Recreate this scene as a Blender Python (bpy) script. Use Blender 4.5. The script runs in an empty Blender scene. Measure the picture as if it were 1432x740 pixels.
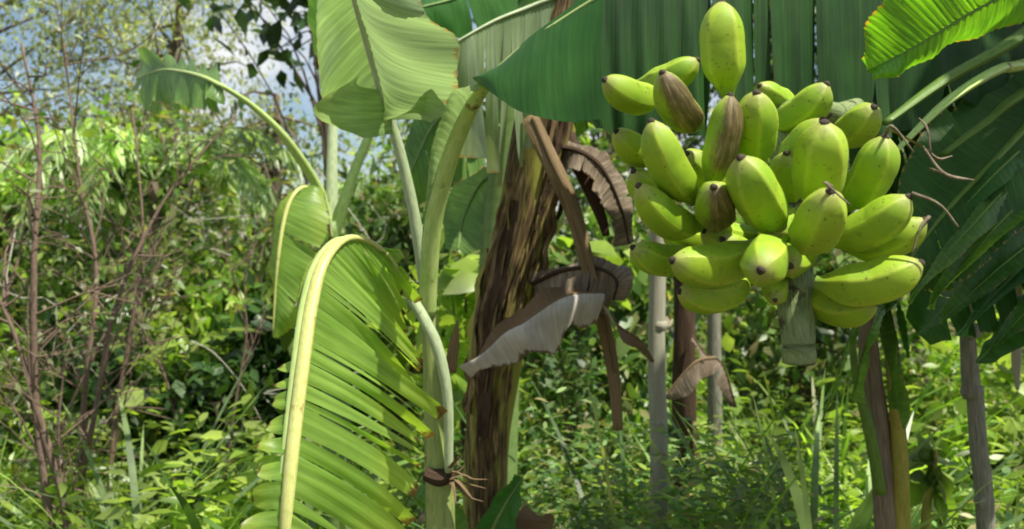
import bpy, math, random
import numpy as np
from mathutils import Vector
random.seed(7); RNG = np.random.default_rng(7)
SC = bpy.context.scene
C = SC.collection
# ------------------------------------------------------------------ camera, sky, sun, exposure
F = 1240.0; HZ = 330.0; CX = 716.0; CAMH = 1.25
cam = bpy.data.cameras.new('camera'); co = bpy.data.objects.new('camera', cam); C.objects.link(co)
co.location = (0, 0, CAMH); co.rotation_euler = (math.radians(90), 0, 0)
cam.sensor_width = 36; cam.lens = 36 * F / 1432; cam.shift_y = (HZ - 370) / 1432
cam.clip_start = .02; cam.clip_end = 2000
cam.dof.use_dof = True; cam.dof.focus_distance = 1.15; cam.dof.aperture_fstop = 6.5
SC.camera = co
SUN_EL, SUN_AZ = 63.0, 122.0        # azimuth measured from +Y clockwise: a high sun to the right, a little behind the camera
w = bpy.data.worlds.new('World'); SC.world = w; w.use_nodes = True
nt = w.node_tree; nt.nodes.clear()
def N(t, ty, **k):
    n = t.nodes.new(ty)
    for a, b in k.items(): setattr(n, a, b)
    return n
sky = N(nt, 'ShaderNodeTexSky', sky_type='NISHITA', sun_disc=False)
sky.sun_elevation = math.radians(SUN_EL); sky.sun_rotation = math.radians(SUN_AZ); sky.air_density = 1.0; sky.dust_density = .6
tc = N(nt, 'ShaderNodeTexCoord'); no = N(nt, 'ShaderNodeTexNoise'); no.inputs['Scale'].default_value = 5.0; no.inputs['Detail'].default_value = 7; no.inputs['Roughness'].default_value = .6
nt.links.new(tc.outputs['Generated'], no.inputs['Vector'])
cr = N(nt, 'ShaderNodeValToRGB'); cr.color_ramp.elements[0].position = .44; cr.color_ramp.elements[1].position = .62
nt.links.new(no.outputs['Fac'], cr.inputs['Fac'])
mx = N(nt, 'ShaderNodeMix', data_type='RGBA'); mx.inputs['B'].default_value = (8.6, 8.6, 8.5, 1)
nt.links.new(cr.outputs['Color'], mx.inputs['Factor']); nt.links.new(sky.outputs['Color'], mx.inputs['A'])
bg = N(nt, 'ShaderNodeBackground'); bg.inputs['Strength'].default_value = .078
wo = N(nt, 'ShaderNodeOutputWorld'); nt.links.new(mx.outputs['Result'], bg.inputs['Color']); nt.links.new(bg.outputs[0], wo.inputs[0])
sl = bpy.data.lights.new('sun', 'SUN'); sl.energy = 5.0; sl.angle = math.radians(.5); sl.color = (1, .945, .80)
so = bpy.data.objects.new('sun', sl); C.objects.link(so)
az, el = math.radians(SUN_AZ), math.radians(SUN_EL)
TOSUN = Vector((math.sin(az) * math.cos(el), math.cos(az) * math.cos(el), math.sin(el)))
so.rotation_euler = TOSUN.to_track_quat('Z', 'Y').to_euler()
SC.view_settings.view_transform = 'Standard'; SC.view_settings.look = 'None'
SC.view_settings.exposure = 0.66; SC.view_settings.gamma = 1; SC.view_settings.use_curve_mapping = False
SC.render.engine = 'CYCLES'
SC.cycles.max_bounces = 7; SC.cycles.diffuse_bounces = 3; SC.cycles.transmission_bounces = 4; SC.cycles.glossy_bounces = 2
SC.cycles.caustics_reflective = False; SC.cycles.caustics_refractive = False
SC.cycles.use_denoising = True; SC.cycles.filter_width = 1.9
SC.cycles.sample_clamp_indirect = 4
# ------------------------------------------------------------------ helpers
def P(px, py, d): return np.array([(px - CX) / F * d, d, CAMH + (HZ - py) / F * d])
def PX(wpx, d): return wpx / F * d
def rnd(a, b): return random.uniform(a, b)
def crv(pts, n):
    pts = np.asarray(pts, float); m = len(pts)
    if m == 2: t = np.linspace(0, 1, n)[:, None]; return pts[0] * (1 - t) + pts[1] * t
    P0 = np.vstack([2 * pts[0] - pts[1], pts, 2 * pts[-1] - pts[-2]])
    out = []
    for s in np.linspace(0, m - 1 - 1e-9, n):
        i = int(s); t = s - i; a, b, c, d = P0[i], P0[i + 1], P0[i + 2], P0[i + 3]
        out.append(.5 * ((2 * b) + (-a + c) * t + (2 * a - 5 * b + 4 * c - d) * t * t + (-a + 3 * b - 3 * c + d) * t ** 3))
    return np.array(out)
class MB:
    def __init__(s): s.v = []; s.f = []; s.uv = []; s.n = 0
    def add(s, v, f, uv=None):
        v = np.asarray(v, float).reshape(-1, 3)
        s.v.append(v); s.f += [tuple(i + s.n for i in q) for q in f]
        s.uv.append(np.zeros((len(v), 2)) if uv is None else np.asarray(uv, float)); s.n += len(v); return s
    def tube(s, pts, rad, n=8, k=None, cap=True, wob=0, flat=None):
        pts = crv(pts, k) if k else np.asarray(pts, float); m = len(pts)
        rad = np.interp(np.linspace(0, 1, m), np.linspace(0, 1, len(rad)), rad) if hasattr(rad, '__len__') else np.full(m, rad)
        T = np.gradient(pts, axis=0); T /= np.linalg.norm(T, axis=1)[:, None] + 1e-12
        ref = np.array([0, 0, 1.]) if abs(T[:, 2]).mean() < .8 else np.array([0, -1., 0])
        A = np.cross(T, ref); A /= np.linalg.norm(A, axis=1)[:, None] + 1e-9; B = np.cross(A, T)
        L = np.concatenate([[0], np.cumsum(np.linalg.norm(np.diff(pts, axis=0), axis=1))])
        V, U = [], []
        ph = RNG.uniform(0, 6, 4)
        for i in range(m):
            for j in range(n + 1):
                a = 2 * math.pi * j / n; r = rad[i] * (1 + wob * (math.sin(3 * a + ph[0] + 9 * L[i]) + math.sin(5 * a + ph[1] - 14 * L[i]) * .6))
                e = 1 if flat is None else flat
                V.append(pts[i] + A[i] * math.cos(a) * r + B[i] * math.sin(a) * r * e); U.append((j / n, L[i]))
        fs = []
        for i in range(m - 1):
            for j in range(n):
                q = i * (n + 1) + j; fs.append((q, q + 1, q + n + 2, q + n + 1))
        if cap:
            for base in (0, (m - 1) * (n + 1)): fs.append(tuple(range(base, base + n)) if base else tuple(reversed(range(n))))
        return s.add(V, fs, U)
    def blade(s, A, B, tears=(), nv=9, bulge=0., amp=.004, jit=.01, gap=.12, sag=0., ripple=.0012, seglen=.006, ends=.0, tooth=0., rib=.02, shear=0., gpow=1.3, seed=1):
        """leaf half between the midrib curve A and the margin curve B, torn along its veins at the given places"""
        r = np.random.default_rng(seed)
        Ac = crv(A, 120); Bc = crv(B, 120)
        ts = [0.] + sorted(tears) + [1.]
        g = np.linspace(0, 1, 120)
        Ls = np.linalg.norm(np.diff(Ac, axis=0), axis=1).sum()
        ev = lambda c, u: np.stack([np.interp(u, g, c[:, k]) for k in range(3)], 1)
        for u0, u1 in zip(ts[:-1], ts[1:]):
            wlen = (u1 - u0) * Ls; nu = max(3, int(wlen / seglen)); nu = min(nu, 60)
            dn = r.normal(0, jit); ln = 1 + r.uniform(-tooth, tooth * .4); tw = r.normal(0, jit) * .8
            has = len(ts) > 2; gk = r.uniform(.35, 1.25)
            V, U = [], []
            for j in range(nv + 1):
                v = j / nv; q = np.linspace(0, 1, nu + 1)
                sh = gap * gk * v ** gpow * .5 if has else 0
                qq = sh + q * (1 - 2 * sh)
                if tooth and has and v > .6:  # the strip runs to a point or a ragged end
                    k = (v - .6) / .4; qq = .5 + (qq - .5) * (1 - .45 * k * k)
                u = np.clip(u0 + (u1 - u0) * qq, 0, 1)
                a, b = ev(Ac, u), ev(Bc, u)
                ed = 1 + ends * (np.sin(q * 17 + u0 * 40) * .5)
                p = a + (b - a) * (v * ln * ed)[:, None] if ends else a + (b - a) * v * ln
                tng = ev(Ac, np.clip(u + .01, 0, 1)) - ev(Ac, np.clip(u - .01, 0, 1))
                nrm = np.cross(tng, b - a); nrm /= np.linalg.norm(nrm, axis=1)[:, None] + 1e-9
                off = bulge * math.sin(math.pi * v) + amp * np.sin(u * Ls * 55 + v * 3) * v + dn * v * v + tw * (q - .5) * 2 * v + ripple * np.sin(u * Ls * 420)
                p = p + nrm * off[:, None]; p[:, 2] -= sag * v * v
                if shear: p += tng / (np.linalg.norm(tng, axis=1)[:, None] + 1e-9) * (shear * v)
                V.append(p); U += [(x * Ls, v) for x in u]
            V = np.concatenate(V); n1 = nu + 1
            fs = [(j * n1 + i, j * n1 + i + 1, (j + 1) * n1 + i + 1, (j + 1) * n1 + i) for j in range(nv) for i in range(nu)]
            s.add(V, fs, U)
        return s
    def build(s, name, mat, parent=None, smooth=True):
        me = bpy.data.meshes.new(name); V = np.concatenate(s.v); me.from_pydata(V.tolist(), [], s.f)
        uv = me.uv_layers.new(name='UVMap'); U = np.concatenate(s.uv)
        idx = np.empty(len(me.loops), np.int32); me.loops.foreach_get('vertex_index', idx)
        uv.data.foreach_set('uv', U[idx].ravel().astype(np.float32))
        if smooth: me.polygons.foreach_set('use_smooth', np.ones(len(me.polygons), bool))
        me.materials.append(mat); me.update()
        o = bpy.data.objects.new(name, me); C.objects.link(o)
        if parent:
            o.parent = parent; o.matrix_parent_inverse = parent.matrix_world.inverted()
        return o
def fast_mesh(name, V, Q, mat, parent=None, smooth=False):
    me = bpy.data.meshes.new(name); nv, nq = len(V), len(Q); k = Q.shape[1]
    me.vertices.add(nv); me.vertices.foreach_set('co', V.astype(np.float32).ravel())
    me.loops.add(nq * k); me.loops.foreach_set('vertex_index', Q.astype(np.int32).ravel())
    me.polygons.add(nq); me.polygons.foreach_set('loop_start', (np.arange(nq) * k).astype(np.int32))
    if smooth: me.polygons.foreach_set('use_smooth', np.ones(nq, bool))
    me.update(calc_edges=True); me.materials.append(mat)
    o = bpy.data.objects.new(name, me); C.objects.link(o)
    if parent: o.parent = parent; o.matrix_parent_inverse = parent.matrix_world.inverted()
    return o
def thing(name, label, cat, loc, group=None):
    o = bpy.data.objects.new(name, None); C.objects.link(o); o.location = tuple(loc); o.empty_display_size = .05
    o['label'] = label; o['category'] = cat
    if group: o['group'] = group
    bpy.context.view_layer.update()
    return o
def tag(o, label=None, cat=None, group=None, kind=None):
    for k, v in (('label', label), ('category', cat), ('group', group), ('kind', kind)):
        if v: o[k] = v
    return o
def unit(v): return v / (np.linalg.norm(v, axis=-1, keepdims=True) + 1e-9)
def leaves(pos, dirs, size, width=.45, curl=.15, up=None):
    """many small pointed leaves, each folded a little along its middle: 6 vertices, 2 quads + bend"""
    n = len(pos); size = np.broadcast_to(size, n)[:, None]
    D = unit(dirs); R = RNG.normal(size=(n, 3)); 
    if up is not None: R = np.cross(D, R * .6 + np.array(up))
    Sd = unit(np.cross(D, R) if up is None else R); Nn = unit(np.cross(Sd, D))
    L = size; W = size * width * RNG.uniform(.8, 1.2, (n, 1)) * .5
    b = pos; m1 = pos + D * L * .5 - Nn * L * curl * .5
    l1 = pos + D * L * .38 + Sd * W - Nn * L * curl * .1; r1 = pos + D * L * .38 - Sd * W - Nn * L * curl * .1
    l2 = pos + D * L * .72 + Sd * W * .62 - Nn * L * curl * .5; r2 = pos + D * L * .72 - Sd * W * .62 - Nn * L * curl * .5
    t = pos + D * L - Nn * L * curl * 1.3
    V = np.stack([b, l1, l2, t, r2, r1, m1], 1).reshape(-1, 3)
    o = (np.arange(n) * 7)[:, None]
    Q = np.concatenate([o + [0, 1, 2, 6], o + [6, 2, 3, 4], o + [0, 6, 4, 5]], 0)
    return V, Q
def blades(pos, dirs, length, width, bend, nseg=5):
    """grass blades: strips of nseg quads that rise and arch over"""
    n = len(pos); length = np.broadcast_to(length, n)[:, None]; width = np.broadcast_to(width, n)[:, None]; bend = np.broadcast_to(bend, n)[:, None]
    h = dirs.copy(); h[:, 2] = 0; h = unit(h + 1e-6); D = unit(dirs)
    S = np.stack([-h[:, 1], h[:, 0], h[:, 2] * 0], 1); S = unit(S + RNG.normal(0, .35, (n, 3)))
    rows = []
    for i in range(nseg + 1):
        t = i / nseg; c = pos + D * length * t + h * length * bend * t * t * .8 - np.array([0, 0, 1.]) * length * bend * t ** 2.4 * .75
        w_ = width * (.55 + .9 * t) * (1 - t) ** .6 * .5 + width * .02
        rows += [c - S * w_, c + S * w_]
    V = np.stack(rows, 1).reshape(-1, 3); k = 2 * (nseg + 1); o = (np.arange(n) * k)[:, None]
    Q = np.concatenate([o + [2 * i, 2 * i + 1, 2 * i + 3, 2 * i + 2] for i in range(nseg)], 0)
    return V, Q
def merge(parts):
    V, Q, n = [], [], 0
    for v, q in parts: V.append(v); Q.append(q + n); n += len(v)
    return np.concatenate(V), np.concatenate(Q)
# ------------------------------------------------------------------ materials
def newmat(name):
    m = bpy.data.materials.new(name); m.use_nodes = True; t = m.node_tree; t.nodes.clear()
    return m, t, N(t, 'ShaderNodeOutputMaterial')
def ramp(t, src, stops):
    r = N(t, 'ShaderNodeValToRGB'); e = r.color_ramp.elements
    while len(e) < len(stops): e.new(.5)
    for i, (p, c) in enumerate(stops): e[i].position = p; e[i].color = (*c, 1) if len(c) == 3 else c
    t.links.new(src, r.inputs['Fac']); return r.outputs['Color']
def mixc(t, fac, a, b, mode='MIX'):
    m = N(t, 'ShaderNodeMix', data_type='RGBA', blend_type=mode)
    for k, v in (('Factor', fac), ('A', a), ('B', b)):
        if isinstance(v, (int, float)): m.inputs[k].default_value = v
        elif isinstance(v, tuple): m.inputs[k].default_value = (*v, 1)
        else: t.links.new(v, m.inputs[k])
    return m.outputs['Result']
def math_(t, op, a, b=None, c=None):
    m = N(t, 'ShaderNodeMath', operation=op)
    for i, v in enumerate((a, b, c)):
        if v is None: continue
        if isinstance(v, (int, float)): m.inputs[i].default_value = v
        else: t.links.new(v, m.inputs[i])
    return m.outputs[0]
def noise(t, vec, scale, detail=4, rough=.55, sc3=None):
    n = N(t, 'ShaderNodeTexNoise'); n.inputs['Scale'].default_value = scale; n.inputs['Detail'].default_value = detail; n.inputs['Roughness'].default_value = rough
    if sc3:
        mp = N(t, 'ShaderNodeMapping'); mp.inputs['Scale'].default_value = sc3; t.links.new(vec, mp.inputs['Vector']); vec = mp.outputs[0]
    t.links.new(vec, n.inputs['Vector']); return n.outputs['Fac']
def leaf_shader(t, out, col, trans_col, trans, rough, spec=.5, bump=None, bstr=.3, bdist=.001):
    p = N(t, 'ShaderNodeBsdfPrincipled'); t.links.new(col, p.inputs['Base Color']); p.inputs['Roughness'].default_value = rough; p.inputs['Specular IOR Level'].default_value = spec
    tr = N(t, 'ShaderNodeBsdfTranslucent'); t.links.new(trans_col, tr.inputs['Color'])
    if bump is not None:
        b = N(t, 'ShaderNodeBump'); b.inputs['Strength'].default_value = bstr; b.inputs['Distance'].default_value = bdist; t.links.new(bump, b.inputs['Height'])
        t.links.new(b.outputs[0], p.inputs['Normal']); t.links.new(b.outputs[0], tr.inputs['Normal'])
    ms = N(t, 'ShaderNodeMixShader'); ms.inputs[0].default_value = trans
    t.links.new(p.outputs[0], ms.inputs[1]); t.links.new(tr.outputs[0], ms.inputs[2]); t.links.new(ms.outputs[0], out.inputs[0])
def m_blade(name, a, b, tr=None, trans=.4, rough=.42, spec=.45, brown=.0, edge=(.30, .20, .07), vein=.5, yellow=0., back=None):
    """banana leaf: fine parallel veins across the blade, blotches, dry margins"""
    m, t, out = newmat(name); uv = N(t, 'ShaderNodeUVMap').outputs[0]; ob = N(t, 'ShaderNodeTexCoord').outputs['Object']
    sx = N(t, 'ShaderNodeSeparateXYZ'); t.links.new(uv, sx.inputs[0]); U, Vv = sx.outputs[0], sx.outputs[1]
    n1 = noise(t, ob, 9, 3); n2 = noise(t, uv, 1, 3, .6, (150, 1.2, 1)); n3 = noise(t, uv, 1, 3, .6, (38, .8, 1))
    col = mixc(t, ramp(t, n1, [(.35, (0, 0, 0)), (.65, (1, 1, 1))]), a, b)
    st = ramp(t, n2, [(.35, (1 - vein * .5,) * 3), (.65, (1 + vein * .35,) * 3)])
    col = mixc(t, 1., col, st, 'MULTIPLY')
    st2 = ramp(t, n3, [(.35, (1 - vein * .25,) * 3), (.65, (1 + vein * .25,) * 3)])
    col = mixc(t, 1., col, st2, 'MULTIPLY')
    if yellow: col = mixc(t, math_(t, 'MULTIPLY', ramp(t, math_(t, 'ADD', Vv, math_(t, 'MULTIPLY', n3, .5)), [(.75, (0, 0, 0)), (1.15, (1, 1, 1))]), yellow), col, (.42, .45, .06))
    if back:
        g = N(t, 'ShaderNodeNewGeometry'); col = mixc(t, g.outputs['Backfacing'], col, mixc(t, 1., st, back, 'MULTIPLY'))
    if brown:
        e = math_(t, 'ADD', math_(t, 'POWER', Vv, 5.), math_(t, 'MULTIPLY', math_(t, 'SUBTRACT', noise(t, uv, 1, 5, .7, (60, 3, 1)), .5), 1.6))
        f = ramp(t, e, [(1.02 - brown * .35, (0, 0, 0)), (1.12 - brown * .3, (1, 1, 1))])
        col = mixc(t, f, col, edge)
    tcol = mixc(t, 1., col, tr or (2.2, 2.3, .9), 'MULTIPLY')
    leaf_shader(t, out, col, tcol, trans, rough, spec, math_(t, 'ADD', n2, math_(t, 'MULTIPLY', n3, 1.5)), .5, .0012)
    return m
def m_foliage(name, cols, trans=.35, rough=.4, spec=.6, tr=(1.85, 1.95, .9)):
    m, t, out = newmat(name); g = N(t, 'ShaderNodeNewGeometry')
    k = len(cols); col = ramp(t, g.outputs['Random Per Island'], [((i + .0) / max(1, k - 1), c) for i, c in enumerate(cols)])
    ob = N(t, 'ShaderNodeTexCoord').outputs['Object']
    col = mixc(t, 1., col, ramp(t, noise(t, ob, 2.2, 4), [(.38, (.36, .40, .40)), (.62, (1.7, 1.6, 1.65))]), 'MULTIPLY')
    leaf_shader(t, out, col, mixc(t, 1., col, tr, 'MULTIPLY'), trans, rough, max(spec, .55)); return m
def m_solid(name, stops, scale=20, sc3=(1, 1, 1), rough=.7, bstr=.4, bdist=.003, uvs=True, detail=6, spec=.3, extra=None, trans=0):
    m, t, out = newmat(name); v = N(t, 'ShaderNodeUVMap').outputs[0] if uvs else N(t, 'ShaderNodeTexCoord').outputs['Object']
    n = noise(t, v, scale, detail, .62, sc3); col = ramp(t, n, stops)
    if extra:
        ob = N(t, 'ShaderNodeTexCoord').outputs['Object']
        col = mixc(t, ramp(t, noise(t, ob, extra[0], 5, .65, extra[3] if len(extra) > 3 else None), [(extra[1], (0, 0, 0)), (extra[1] + .08, (1, 1, 1))]), col, extra[2])
    p = N(t, 'ShaderNodeBsdfPrincipled'); t.links.new(col, p.inputs['Base Color']); p.inputs['Roughness'].default_value = rough; p.inputs['Specular IOR Level'].default_value = spec
    b = N(t, 'ShaderNodeBump'); b.inputs['Strength'].default_value = bstr; b.inputs['Distance'].default_value = bdist; t.links.new(n, b.inputs['Height']); t.links.new(b.outputs[0], p.inputs['Normal'])
    if trans:
        tr = N(t, 'ShaderNodeBsdfTranslucent'); t.links.new(col, tr.inputs['Color']); ms = N(t, 'ShaderNodeMixShader'); ms.inputs[0].default_value = trans
        t.links.new(p.outputs[0], ms.inputs[1]); t.links.new(tr.outputs[0], ms.inputs[2]); t.links.new(ms.outputs[0], out.inputs[0])
    else: t.links.new(p.outputs[0], out.inputs[0])
    return m
M = {}
M['leaf_pale'] = m_blade('pale_blade', (.22, .34, .11), (.28, .41, .16), trans=.40, rough=.45, brown=.25, back=(.28, .38, .19), yellow=.1, tr=(1.5, 1.6, 1.1))
M['leaf_fresh'] = m_blade('fresh_blade', (.16, .29, .04), (.23, .37, .07), trans=.45, rough=.42, brown=.8, edge=(.09, .055, .02), yellow=.25)
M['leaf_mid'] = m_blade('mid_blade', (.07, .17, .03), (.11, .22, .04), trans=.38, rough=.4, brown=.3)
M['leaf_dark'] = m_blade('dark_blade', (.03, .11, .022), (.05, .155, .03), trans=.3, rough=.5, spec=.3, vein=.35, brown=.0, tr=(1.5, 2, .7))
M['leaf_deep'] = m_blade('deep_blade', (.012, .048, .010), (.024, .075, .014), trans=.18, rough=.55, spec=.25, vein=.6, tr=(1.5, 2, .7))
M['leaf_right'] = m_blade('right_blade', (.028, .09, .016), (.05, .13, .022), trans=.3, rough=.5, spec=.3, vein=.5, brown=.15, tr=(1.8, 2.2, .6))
M['leaf_backlit'] = m_blade('backlit_blade', (.07, .19, .02), (.11, .25, .025), trans=.62, rough=.4, vein=.7, brown=.5, edge=(.22, .14, .03), tr=(2.6, 2.6, .6))
M['leaf_far'] = m_blade('far_blade', (.10, .20, .045), (.16, .27, .07), trans=.4, rough=.38, brown=.3, spec=.6)
M['leaf_grey'] = m_blade('grey_green_blade', (.20, .27, .16), (.28, .35, .22), trans=.35, rough=.35, brown=.3, spec=.6)
M['leaf_dead'] = m_blade('dead_blade', (.33, .29, .23), (.52, .48, .42), trans=.2, rough=.85, vein=.3, brown=.7, edge=(.13, .09, .05), tr=(1, .9, .7), spec=.2, back=(.17, .11, .06))
M['leaf_brown'] = m_blade('brown_blade', (.15, .115, .08), (.25, .205, .155), trans=.2, rough=.8, vein=.9, tr=(1.2, .9, .6), spec=.2)
M['midrib'] = m_solid('pale_midrib', [(.3, (.38, .40, .10)), (.55, (.52, .54, .19)), (.8, (.42, .48, .14))], 3, (4, 30, 1), .4, .1, spec=.4, extra=(34, .60, (.30, .24, .07)))
M['petiole'] = m_solid('green_petiole', [(.3, (.30, .44, .11)), (.6, (.46, .58, .20)), (.8, (.38, .52, .18))], 3, (5, 12, 1), .38, .15, spec=.5, extra=(30, .61, (.14, .11, .03)))
M['petiole_pale'] = m_solid('pale_petiole', [(.3, (.24, .34, .17)), (.6, (.42, .48, .30)), (.8, (.34, .42, .22))], 3, (5, 14, 1), .42, .2, extra=(30, .64, (.14, .09, .04)))
M['petiole_far'] = m_solid('dull_petiole', [(.3, (.11, .19, .05)), (.7, (.20, .29, .10))], 3, (4, 14, 1), .5, .15)
M['petiole_dark'] = m_solid('dark_petiole', [(.3, (.06, .13, .02)), (.7, (.13, .22, .03))], 3, (4, 14, 1), .45, .15)
M['stem_young'] = m_solid('young_pseudostem', [(.3, (.15, .22, .05)), (.5, (.26, .32, .10)), (.75, (.34, .36, .14))], 3, (6, 7, 1), .5, .3, extra=(16, .56, (.09, .055, .025), (1, 1, .5)))
M['trunk_old'] = m_solid('fibrous_trunk', [(.32, (.012, .008, .005)), (.44, (.05, .032, .014)), (.53, (.12, .08, .032)), (.62, (.22, .155, .065)), (.76, (.33, .26, .12))], 3, (22, 4, 1), .85, .55, .004, extra=(6, .495, (.27, .27, .05), (2.2, 2.2, .3)))
M['husk'] = m_solid('dry_husk', [(.3, (.05, .032, .015)), (.5, (.19, .13, .065)), (.72, (.36, .27, .16))], 3, (22, 4, 1), .85, .7, .003)
M['husk_dark'] = m_solid('dark_husk', [(.3, (.02, .012, .008)), (.55, (.07, .042, .025)), (.8, (.14, .09, .05))], 3, (20, 6, 1), .9, .8, .004)
M['stake'] = m_solid('weathered_stake', [(.3, (.27, .26, .20)), (.6, (.38, .37, .30)), (.8, (.46, .44, .36))], 3, (10, 4, 1), .75, .4)
M['post'] = m_solid('grey_trunk', [(.3, (.12, .12, .09)), (.55, (.24, .23, .18)), (.8, (.36, .35, .29))], 3, (8, 7, 1), .85, .7)
M['twig'] = m_solid('dry_twig', [(.3, (.10, .065, .05)), (.7, (.24, .17, .13))], 3, (4, 20, 1), .85, .4)
M['bark'] = m_solid('tree_bark', [(.3, (.06, .045, .03)), (.7, (.18, .14, .10))], 3, (6, 6, 1), .9, .8)
M['stalk'] = m_solid('fruit_stalk', [(.3, (.09, .13, .05)), (.5, (.20, .27, .11)), (.75, (.31, .36, .19))], 3, (16, 14, 1), .7, .7, .003, extra=(34, .54, (.07, .055, .035)))
M['cut'] = m_solid('cut_end', [(.3, (.03, .02, .015)), (.7, (.11, .08, .05))], 30, (1, 1, 1), .9, .5, uvs=False)
M['tip'] = m_solid('fruit_tip', [(.3, (.018, .013, .010)), (.7, (.10, .075, .06))], 90, (1, 1, 1), .9, .6, uvs=False)
M['floret'] = m_solid('dried_floret', [(.3, (.08, .06, .04)), (.7, (.28, .23, .17))], 60, (1, 1, 1), .9, .5, uvs=False)
M['yellow_stem'] = m_solid('yellow_stem', [(.3, (.20, .19, .03)), (.7, (.34, .30, .05))], 3, (6, 10, 1), .5, .3, extra=(20, .62, (.10, .06, .02)))
M['brown_stem'] = m_solid('brown_stem', [(.3, (.10, .075, .045)), (.55, (.20, .155, .10)), (.8, (.27, .23, .16))], 3, (10, 5, 1), .7, .5)
def m_banana(name, scar=0.):
    m, t, out = newmat(name); uv = N(t, 'ShaderNodeUVMap').outputs[0]; ob = N(t, 'ShaderNodeTexCoord').outputs['Object']
    sx = N(t, 'ShaderNodeSeparateXYZ'); t.links.new(uv, sx.inputs[0]); U, V = sx.outputs[0], sx.outputs[1]
    oi = N(t, 'ShaderNodeObjectInfo').outputs['Random']
    base = mixc(t, oi, (.19, .355, .010), (.30, .44, .018))
    base = mixc(t, ramp(t, noise(t, ob, 26, 3), [(.35, (0, 0, 0)), (.7, (1, 1, 1))]), base, (.31, .45, .016))
    # paler ridges along the five edges of the fruit
    rd = math_(t, 'ABSOLUTE', math_(t, 'SUBTRACT', math_(t, 'FRACT', math_(t, 'MULTIPLY', U, 5)), .5))
    base = mixc(t, ramp(t, rd, [(.36, (0, 0, 0)), (.5, (.5, .5, .5))]), base, (.46, .56, .045))
    base = mixc(t, ramp(t, V, [(0., (1, 1, 1)), (.14, (0, 0, 0))]), base, (.16, .26, .04))     # greener neck
    base = mixc(t, ramp(t, V, [(.88, (0, 0, 0)), (.97, (.7, .7, .7))]), base, (.30, .31, .08))
    # small dark flecks
    vo = N(t, 'ShaderNodeTexVoronoi'); vo.inputs['Scale'].default_value = 150; t.links.new(ob, vo.inputs['Vector'])
    fl = ramp(t, vo.outputs['Distance'], [(.14, (1, 1, 1)), (.24, (0, 0, 0))])
    gate = ramp(t, noise(t, ob, 60, 2), [(.53, (0, 0, 0)), (.60, (1, 1, 1))])
    base = mixc(t, math_(t, 'MULTIPLY', mixc(t, 1., fl, gate, 'MULTIPLY'), .75), base, (.05, .04, .015))
    dirt = ramp(t, noise(t, ob, 85, 5, .75), [(.55, (0, 0, 0)), (.70, (.6, .6, .6))])
    base = mixc(t, dirt, base, (.14, .15, .025))
    if scar:
        d = math_(t, 'ABSOLUTE', math_(t, 'SUBTRACT', U, .5 if scar > 0 else .25)); stx = noise(t, uv, 1, 5, .75, (34, 3.2, 1))
        e = math_(t, 'ADD', math_(t, 'MULTIPLY', d, -2.6), math_(t, 'MULTIPLY', math_(t, 'ADD', math_(t, 'MULTIPLY', stx, .65), math_(t, 'MULTIPLY', noise(t, ob, 75, 7, .8), .35)), 1.5))
        f = ramp(t, e, [(.20, (0, 0, 0)), (.42, (.95, .95, .95))])
        f = mixc(t, 1., f, ramp(t, V, [(.12, (0, 0, 0)), (.3, (1, 1, 1))]), 'MULTIPLY')
        base = mixc(t, f, base, ramp(t, stx, [(.36, (.04, .025, .010)), (.52, (.14, .09, .035)), (.68, (.32, .24, .12))]))
    p = N(t, 'ShaderNodeBsdfPrincipled'); t.links.new(base, p.inputs['Base Color']); p.inputs['Roughness'].default_value = .58; p.inputs['Specular IOR Level'].default_value = .5
    p.inputs['Subsurface Weight'].default_value = .12; p.inputs['Subsurface Radius'].default_value = (.006, .008, .002); p.inputs['Subsurface Scale'].default_value = .6
    b = N(t, 'ShaderNodeBump'); b.inputs['Strength'].default_value = .25; b.inputs['Distance'].default_value = .001; t.links.new(noise(t, ob, 70, 4), b.inputs['Height']); t.links.new(b.outputs[0], p.inputs['Normal'])
    t.links.new(p.outputs[0], out.inputs[0]); return m
M['banana'] = m_banana('green_banana_skin'); M['banana_scar'] = m_banana('scarred_banana_skin', 1.); 
M['fol_thick'] = m_foliage('thicket_leaves', [(.025, .065, .014), (.055, .12, .022), (.10, .18, .04), (.16, .24, .07), (.17, .13, .06)], .33)
M['fol_bright'] = m_foliage('bright_leaves', [(.07, .17, .02), (.13, .25, .03), (.21, .33, .045), (.25, .34, .08), (.26, .21, .10)], .45)
M['fol_grey'] = m_foliage('fine_leaves', [(.14, .12, .07), (.15, .20, .07), (.22, .27, .12), (.32, .35, .24), (.22, .28, .08)], .45)
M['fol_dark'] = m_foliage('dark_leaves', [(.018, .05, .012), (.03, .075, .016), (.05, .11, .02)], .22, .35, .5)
M['fol_lime'] = m_foliage('lime_leaves', [(.13, .23, .03), (.20, .30, .04), (.25, .33, .08)], .45)
M['grass'] = m_foliage('grass_blades', [(.08, .18, .02), (.14, .28, .03), (.22, .37, .05), (.30, .42, .10), (.38, .40, .18)], .5, .45)
M['grass_pale'] = m_foliage('pale_grass_blades', [(.22, .34, .10), (.32, .44, .19), (.42, .52, .29)], .42, .4)
M['weed'] = m_foliage('weed_leaves', [(.06, .15, .03), (.11, .23, .05), (.19, .31, .09), (.23, .19, .09)], .35, .5)
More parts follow.
